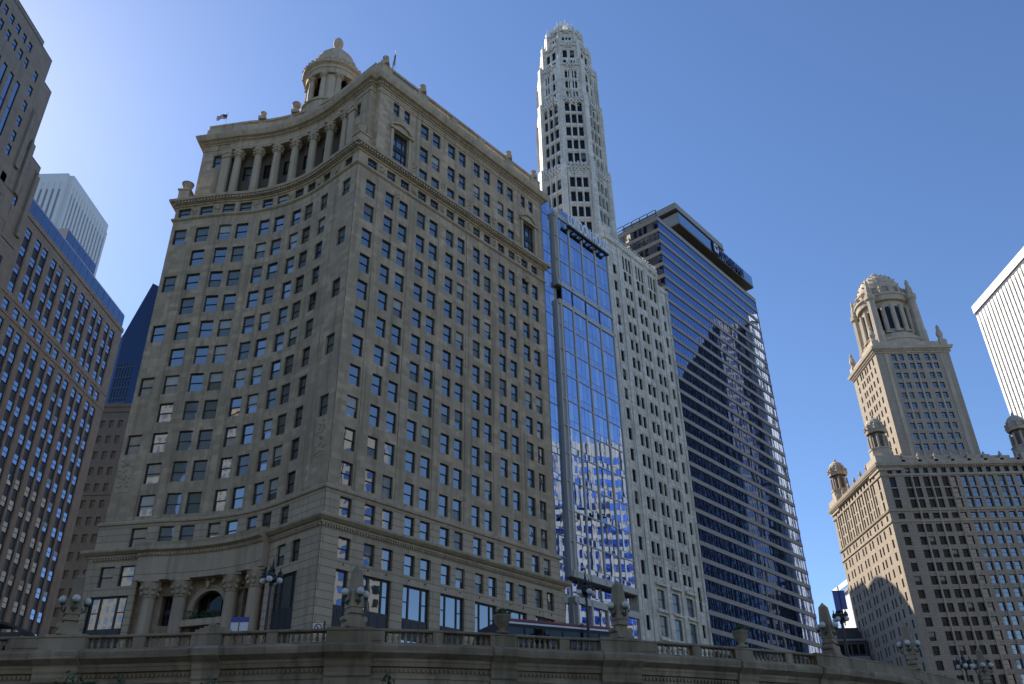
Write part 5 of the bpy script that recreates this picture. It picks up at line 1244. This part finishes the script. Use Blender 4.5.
# ------------------------------------------------------------------ street lamps
def make_lamp():
    root = thing('street_lamp', '', 'street lamp', (0, 0, 0), 'ornate street lamps behind the wall'); H = 5.0
    p = MB(); p.lathe((0, 0, 0), [(.32, 0), (.32, .3), (.2, .5), (.16, 1.0), (.11, 1.3), (.09, H - .3), (.14, H - .2), (.1, H)], 12); p.build('pole', ['dark_iron'], root)
    c = MB(); c.lathe((0, 0, H), [(.1, -.1), (.34, .05), (.36, .2), (.15, .35), (.12, .6), (.2, .75), (.1, .95), (.05, 1.3), (.0, 1.75)], 10)
    for a in range(4):
        x, y = math.cos(a * math.pi / 2), math.sin(a * math.pi / 2); P = [(.1, .1), (.35, -.05), (.55, .1), (.62, .35), (.58, .45)]
        for i in range(4): c.tube((x * P[i][0], y * P[i][0], H + P[i][1]), (x * P[i + 1][0], y * P[i + 1][0], H + P[i + 1][1]), .045, None, 6)
        c.lathe((x * .52, y * .52, H + .02), [(.02, .5), (.16, .46), (.19, .36), (.2, .28), (.1, .26)], 8)
        c.lathe((x * .52, y * .52, H + .45), [(.1, 0), (.15, .1), (.05, .22), (.03, .45), (0, .5)], 6)
    c.build('crown', ['dark_iron'], root)
    for a in range(4):
        x, y = math.cos(a * math.pi / 2), math.sin(a * math.pi / 2); g = MB(); g.ball((x * .52, y * .52, H + .06), .21, 14); g.build('globe', ['globe'], root, True)
    return root
lp = make_lamp()
def on_street(x, y, D, z=STREET):
    d = CAMR @ np.array([x - 512, -(y - 342), -FPX]); a = math.atan2(d[0], d[1]); return (D * math.sin(a), D * math.cos(a), z)
for i, (x, y, D, lab) in enumerate([(269, 600, 57.0, 'black street lamp before the entrance columns of the concave corner building'), (587, 610, 60.0, 'black street lamp with white globes in front of the narrow blue glass building'), (842, 625, 78, 'black street lamp in the gap left of the sunlit flank of the domed skyscraper'), (968, 678, 90, 'black street lamp at the far right, globes just over the wall beside the last obelisk')]):
    o = lp if i == 0 else copy_tree(lp); q = on_street(x, y, D); o.location = (q[0], q[1], STREET - (2.2 if i == 3 else 0) + (.1 if i < 2 else .6 if i == 2 else 0)); o.rotation_euler = (0, 0, .4 * i); o['label'] = lab
def banner():
    q = on_street(842, 610, 77.6); root = thing('lamp_banner', 'small blue banner hanging above the globes of the street lamp by the domed skyscraper', 'banner', q); c = MB(); z = 15.2
    c.par((q[0] - .5, q[1], z), (.5, 0, 0), (0, .05, 0), (0, 0, 1.6)); c.par((q[0] + .06, q[1], z + .1), (.45, 0, 0), (0, .05, 0), (0, 0, 1.5)); c.build('cloth', ['blue_paint'], root); c = MB(); c.tube((q[0] + .03, q[1], 14.0), (q[0] + .03, q[1], 17.2), .05); c.tube((q[0] - .55, q[1], z + 1.62), (q[0] + .55, q[1], z + 1.62), .03); c.build('arm', ['dark_iron'], root)
banner()
# ------------------------------------------------------------------ planters on the wall, trees on the riverwalk
def leafy(mb, c, rx, ry, rz, n, size, rg):
    for i in range(n):
        while True:
            v = V3((rg.uniform(-1, 1), rg.uniform(-1, 1), rg.uniform(-1, 1)))
            if v @ v < 1: break
        p = V3(c) + v * (rx, ry, rz); a = V3((rg.gauss(0, 1), rg.gauss(0, 1), rg.gauss(0, 1))); a /= np.linalg.norm(a); b = np.cross(a, (rg.gauss(0, 1), rg.gauss(0, 1), rg.gauss(0, 1))); b /= np.linalg.norm(b) + 1e-6
        s = size * rg.uniform(.6, 1.3); mb.add([p - a * s, p + b * s * .45, p + a * s, p - b * s * .45], [(0, 1, 2, 3)])
def make_planter():
    root = thing('planter_urn', '', 'planter', (0, 0, 0), 'planter urns on the wall'); c = MB(); c.box(-.42, .42, -.42, .42, 0, .18); c.lathe((0, 0, .18), [(.36, 0), (.22, .1), (.2, .2), (.42, .42), (.56, .7), (.6, .95), (.66, 1.02), (.64, 1.1), (.5, 1.1), (.48, .95), (0, .95)], 20); c.build('urn', ['bridge_stone'], root, True)
    k = MB(); leafy(k, (0, 0, 1.35), .62, .62, .38, 420, .11, random.Random(5)); k.build('plants', ['leaf'], root); return root
pl = make_planter()
for i, (x, lab) in enumerate([(502, 'stone planter urn of green plants on the wall in front of the bus'), (741, 'stone planter urn on the wall before the lower floors of the banded glass tower')]):
    o = pl if i == 0 else copy_tree(pl); p, e, n = rail_at(px_to_s(x)); o.location = (p[0], p[1], 10.03); o.scale = (.85, .85, .85); o['label'] = lab
def crest():
    root = thing('pediment_crest', 'low carved stone crest on the wall below the arched entrance window', 'crest', (*rail_at(px_to_s(212))[0], 10.02)); p, e, n = rail_at(px_to_s(212)); c = MB()
    for k in range(8):
        x0, x1 = -1 + k / 4, -1 + (k + 1) / 4; h = .14 + .34 * (1 - abs((x0 + x1) / 2)) ** 1.2; q = p + e * x0 - n * .2; c.par((*q, 10.02), (*(e * .25), 0), (*(n * .4), 0), (0, 0, h))
    c.ball((p[0] + n[0] * .1, p[1] + n[1] * .1, 10.45), .17, 8); c.build('stone', ['bridge_stone'], root)
crest()
def make_tree(x, y, h, cr, seed, label, z0=.3):
    rg = random.Random(seed); root = thing('tree', label, 'tree', (x, y, z0), 'trees on the riverwalk'); t = MB(); P = V3((x, y, z0)); tips = []
    hh = h * .5; prev = P
    h *= 1.13
    for i in range(4): nx = P + V3((rg.gauss(0, .1), rg.gauss(0, .1), hh * (i + 1) / 4)); t.tube(prev, nx, .16 - .02 * i, .14 - .02 * i, 8); prev = nx
    for i in range(9):
        a = rg.random() * 6.28; L = cr * rg.uniform(.5, 1.0); q = prev + V3((math.cos(a) * L, math.sin(a) * L, rg.uniform(.1, h * .42))); m = prev + (q - prev) * .5 + V3((0, 0, .25)); t.tube(prev - V3((0, 0, rg.uniform(0, hh * .3))), m, .07, .05, 6); t.tube(m, q, .05, .02, 6); tips += [m, q]
    t.build('trunk', ['bark'], root); c = MB()
    for q in tips: leafy(c, q, cr * .42, cr * .42, cr * .36, 330, .13, rg)
    leafy(c, prev + V3((0, 0, h * .3)), cr * .7, cr * .7, h * .24, 500, .13, rg); c.build('crown', ['leaf'], root)
make_tree(-22.4, 45.0, 6.3, 1.25, 1, 'leafy tree at the bottom edge below the leftmost obelisk lamp, left of another tree'); make_tree(-20.1, 45.2, 6.0, 1.2, 2, 'leafy tree at the bottom edge, just right of the tree below the leftmost obelisk lamp'); make_tree(-15.4, 44.5, 5.9, 1.15, 3, 'small dark tree at the bottom edge below the arched entrance'); make_tree(-6.6, 44.2, 5.75, .75, 4, 'tip of a slender tree at the bottom edge below the second obelisk from the left')
# ------------------------------------------------------------------ bus, signs, shelter
def bus():
    p0 = V3(on_street(478, 630, 58.0)[:2]); p1 = V3(on_street(620, 632, 63.5)[:2]); e = (p1 - p0); L = np.linalg.norm(e); e /= L; n = V3((e[1], -e[0]))
    root = thing('bus', 'long dark city bus with a white and red striped roof edge, driving behind the wall', 'bus', (*(p0 + e * L / 2), STREET)); W = 2.55
    def q(s, o, z): v = p0 + e * s + n * o; return (v[0], v[1], z)
    Z = STREET; c = MB(); prof = [(0, .5), (.0, 1.1), (.25, 2.1), (.7, 2.75), (1.4, 2.95)]
    def sec(s0, z): return [q(s0, W / 2, z), q(s0, -W / 2, z)]
    pts = prof + [(L, 2.95), (L, .4), (0, .4)]
    A = [q(s, W / 2, Z + z) for s, z in pts]; B = [q(s, -W / 2, Z + z) for s, z in pts]; k = len(pts); c.add(A + B, [tuple(range(k)), tuple(range(2 * k - 1, k - 1, -1))] + [(i, k + i, k + (i + 1) % k, (i + 1) % k) for i in range(k)]); c.build('body', ['bus_dark'], root)
    c = MB(); c.par(q(1.2, W / 2 + .02, Z + 2.78), tuple(V3((*e, 0)) * (L - 1.1)), tuple(V3((*n, 0)) * -(W + .04)), (0, 0, .12)); c.build('roof', ['white_paint'], root)
    c = MB(); c.par(q(1.4, W / 2 + .01, Z + 2.96), tuple(V3((*e, 0)) * (L - 3.0)), tuple(V3((*n, 0)) * -(W - .0)), (0, 0, .14)); c.build('roof_stripe', ['red_paint'], root)
    for s in np.arange(1.4, L - 1, 1.45):
        c = MB(); c.par(q(s, W / 2, Z + 1.5), tuple(V3((*e, 0)) * 1.3), tuple(V3((*n, 0)) * .03), (0, 0, 1.05)); c.build('window', ['pane_dark'], root)
    for s in (2.4, L - 3.0):
        for o in (W / 2 - .1, -W / 2 + .1):
            c = MB(); c.tube(q(s, o - .14, Z + .5), q(s, o + .14, Z + .5), .5, None, 20); wh = c.build('wheel', ['rubber'], root); c = MB(); sg = 1 if o > 0 else -1; c.tube(q(s, o + sg * .13, Z + .5), q(s, o + sg * .16, Z + .5), .27, None, 16); c.build('rim', ['frame_grey'], wh)
    c = MB(); c.add([q(-.02, W / 2 - .15, Z + 1.2), q(-.02, -W / 2 + .15, Z + 1.2), q(.22, -W / 2 + .15, Z + 2.1), q(.22, W / 2 - .15, Z + 2.1)], [(0, 1, 2, 3), (3, 2, 1, 0)]); c.build('windscreen', ['pane'], root)
    for o in (-.9, .9): c = MB(); v = q(.0, o, Z + .8); c.ball(v, .13, 8); c.build('headlight', ['globe'], root)
bus()
def street_sign():
    q = on_street(319, 621, 60.5); root = thing('street_sign', 'small white square no-turn sign on a dark post, left of an obelisk lamp', 'sign', q); c = MB(); c.tube((q[0] + .4, q[1] + .02, STREET), (q[0] + .4, q[1] + .02, 12.35), .06); c.build('post', ['dark_iron'], root)
    c = MB(); z = 11.5; x = q[0] - .36; y = q[1]; c.box(x, x + .62, y - .04, y, z, z + .72); f = c.build('panel', ['white_paint'], root)
    c = MB(); cx, cz = x + .34, z + .42
    for i in range(20):
        a, b = i * math.pi / 10, (i + 1) * math.pi / 10; c.add([(cx + r_ * math.cos(t), y - .05, cz + r_ * math.sin(t)) for t, r_ in ((a, .2), (b, .2), (b, .26), (a, .26))], [(0, 1, 2, 3), (3, 2, 1, 0)])
    c.par((cx - .18, y - .052, cz + .13), (.32, 0, -.3), (.04, 0, .04), (0, -.004, 0)); c.build('red_ring', ['red_paint'], f)
    c = MB(); c.box(cx - .03, cx + .03, y - .047, y - .043, cz - .13, cz + .06); c.box(cx - .1, cx + .03, y - .047, y - .043, cz + .03, cz + .08); c.build('arrow', ['dark_iron'], f)
street_sign()
def info_sign():
    q = on_street(241, 618, 62.0); root = thing('information_sign', 'pair of white sign panels under a blue header on posts, between two entrance columns', 'sign', q); z = 11.75
    for dx, w_ in ((-.08, .5), (.52, .56)):
        c = MB(); c.box(q[0] - .55 + dx, q[0] - .55 + dx + w_, q[1], q[1] + .06, z, z + .66); c.build('panel', ['white_panel'], root); c = MB(); c.box(q[0] - .57 + dx, q[0] - .55 + dx + w_ + .02, q[1] - .02, q[1] + .08, z + .66, z + 1.0); c.build('header', ['blue_paint'], root); c = MB(); x = q[0] - .55 + dx + w_ * .5; c.tube((x, q[1] + .12, STREET), (x, q[1] + .12, z + .98), .05); c.build('post', ['dark_iron'], root)
info_sign()
def shelter():
    q = on_street(10, 620, 67.5); root = thing('transit_shelter', 'dark curved roof of a street shelter at the far left above the wall', 'shelter', q); x0, x1 = q[0] - 3.4, q[0] + 1.6; y = q[1]; c = MB()
    pf = [(x0 + (x1 - x0) * t, STREET + 2.75 + .85 * math.sin(math.pi * t) ** .6) for t in np.linspace(0, 1, 15)]
    lo = [(x, z - .16) for x, z in pf]; k = len(pf); A = [(x, y - 1.1, z) for x, z in pf + lo[::-1]]; B = [(x, y + 1.1, z) for x, z in pf + lo[::-1]]; n = len(A)
    c.add(A + B, [tuple(range(n))[::-1], tuple(range(n, 2 * n))] + [(i, n + i, n + (i + 1) % n, (i + 1) % n)[::-1] for i in range(n)]); c.build('roof', ['dark_iron'], root)
    c = MB(); c.box(x0 + .1, x1 - .1, y - 1.0, y - .9, STREET + 2.3, STREET + 2.8); c.build('fascia', ['frame'], root)
    for px in (x0 + .3, x0 + 2.2, x1 - .5):
        for py in (y - .9, y + .9): c = MB(); c.tube((px, py, STREET), (px, py, STREET + 2.8), .08); c.build('post', ['dark_iron'], root)
    c = MB(); c.box(x0 + .3, x1 - .5, y + .88, y + .92, STREET + .4, STREET + 2.3); c.build('back_glass', ['pane'], root)
    c = MB(); c.box(x0 + .6, x0 + 1.9, y - .97, y - .93, STREET + 1.2, STREET + 2.2); c.build('poster_panel', ['blue_paint'], root)
shelter()
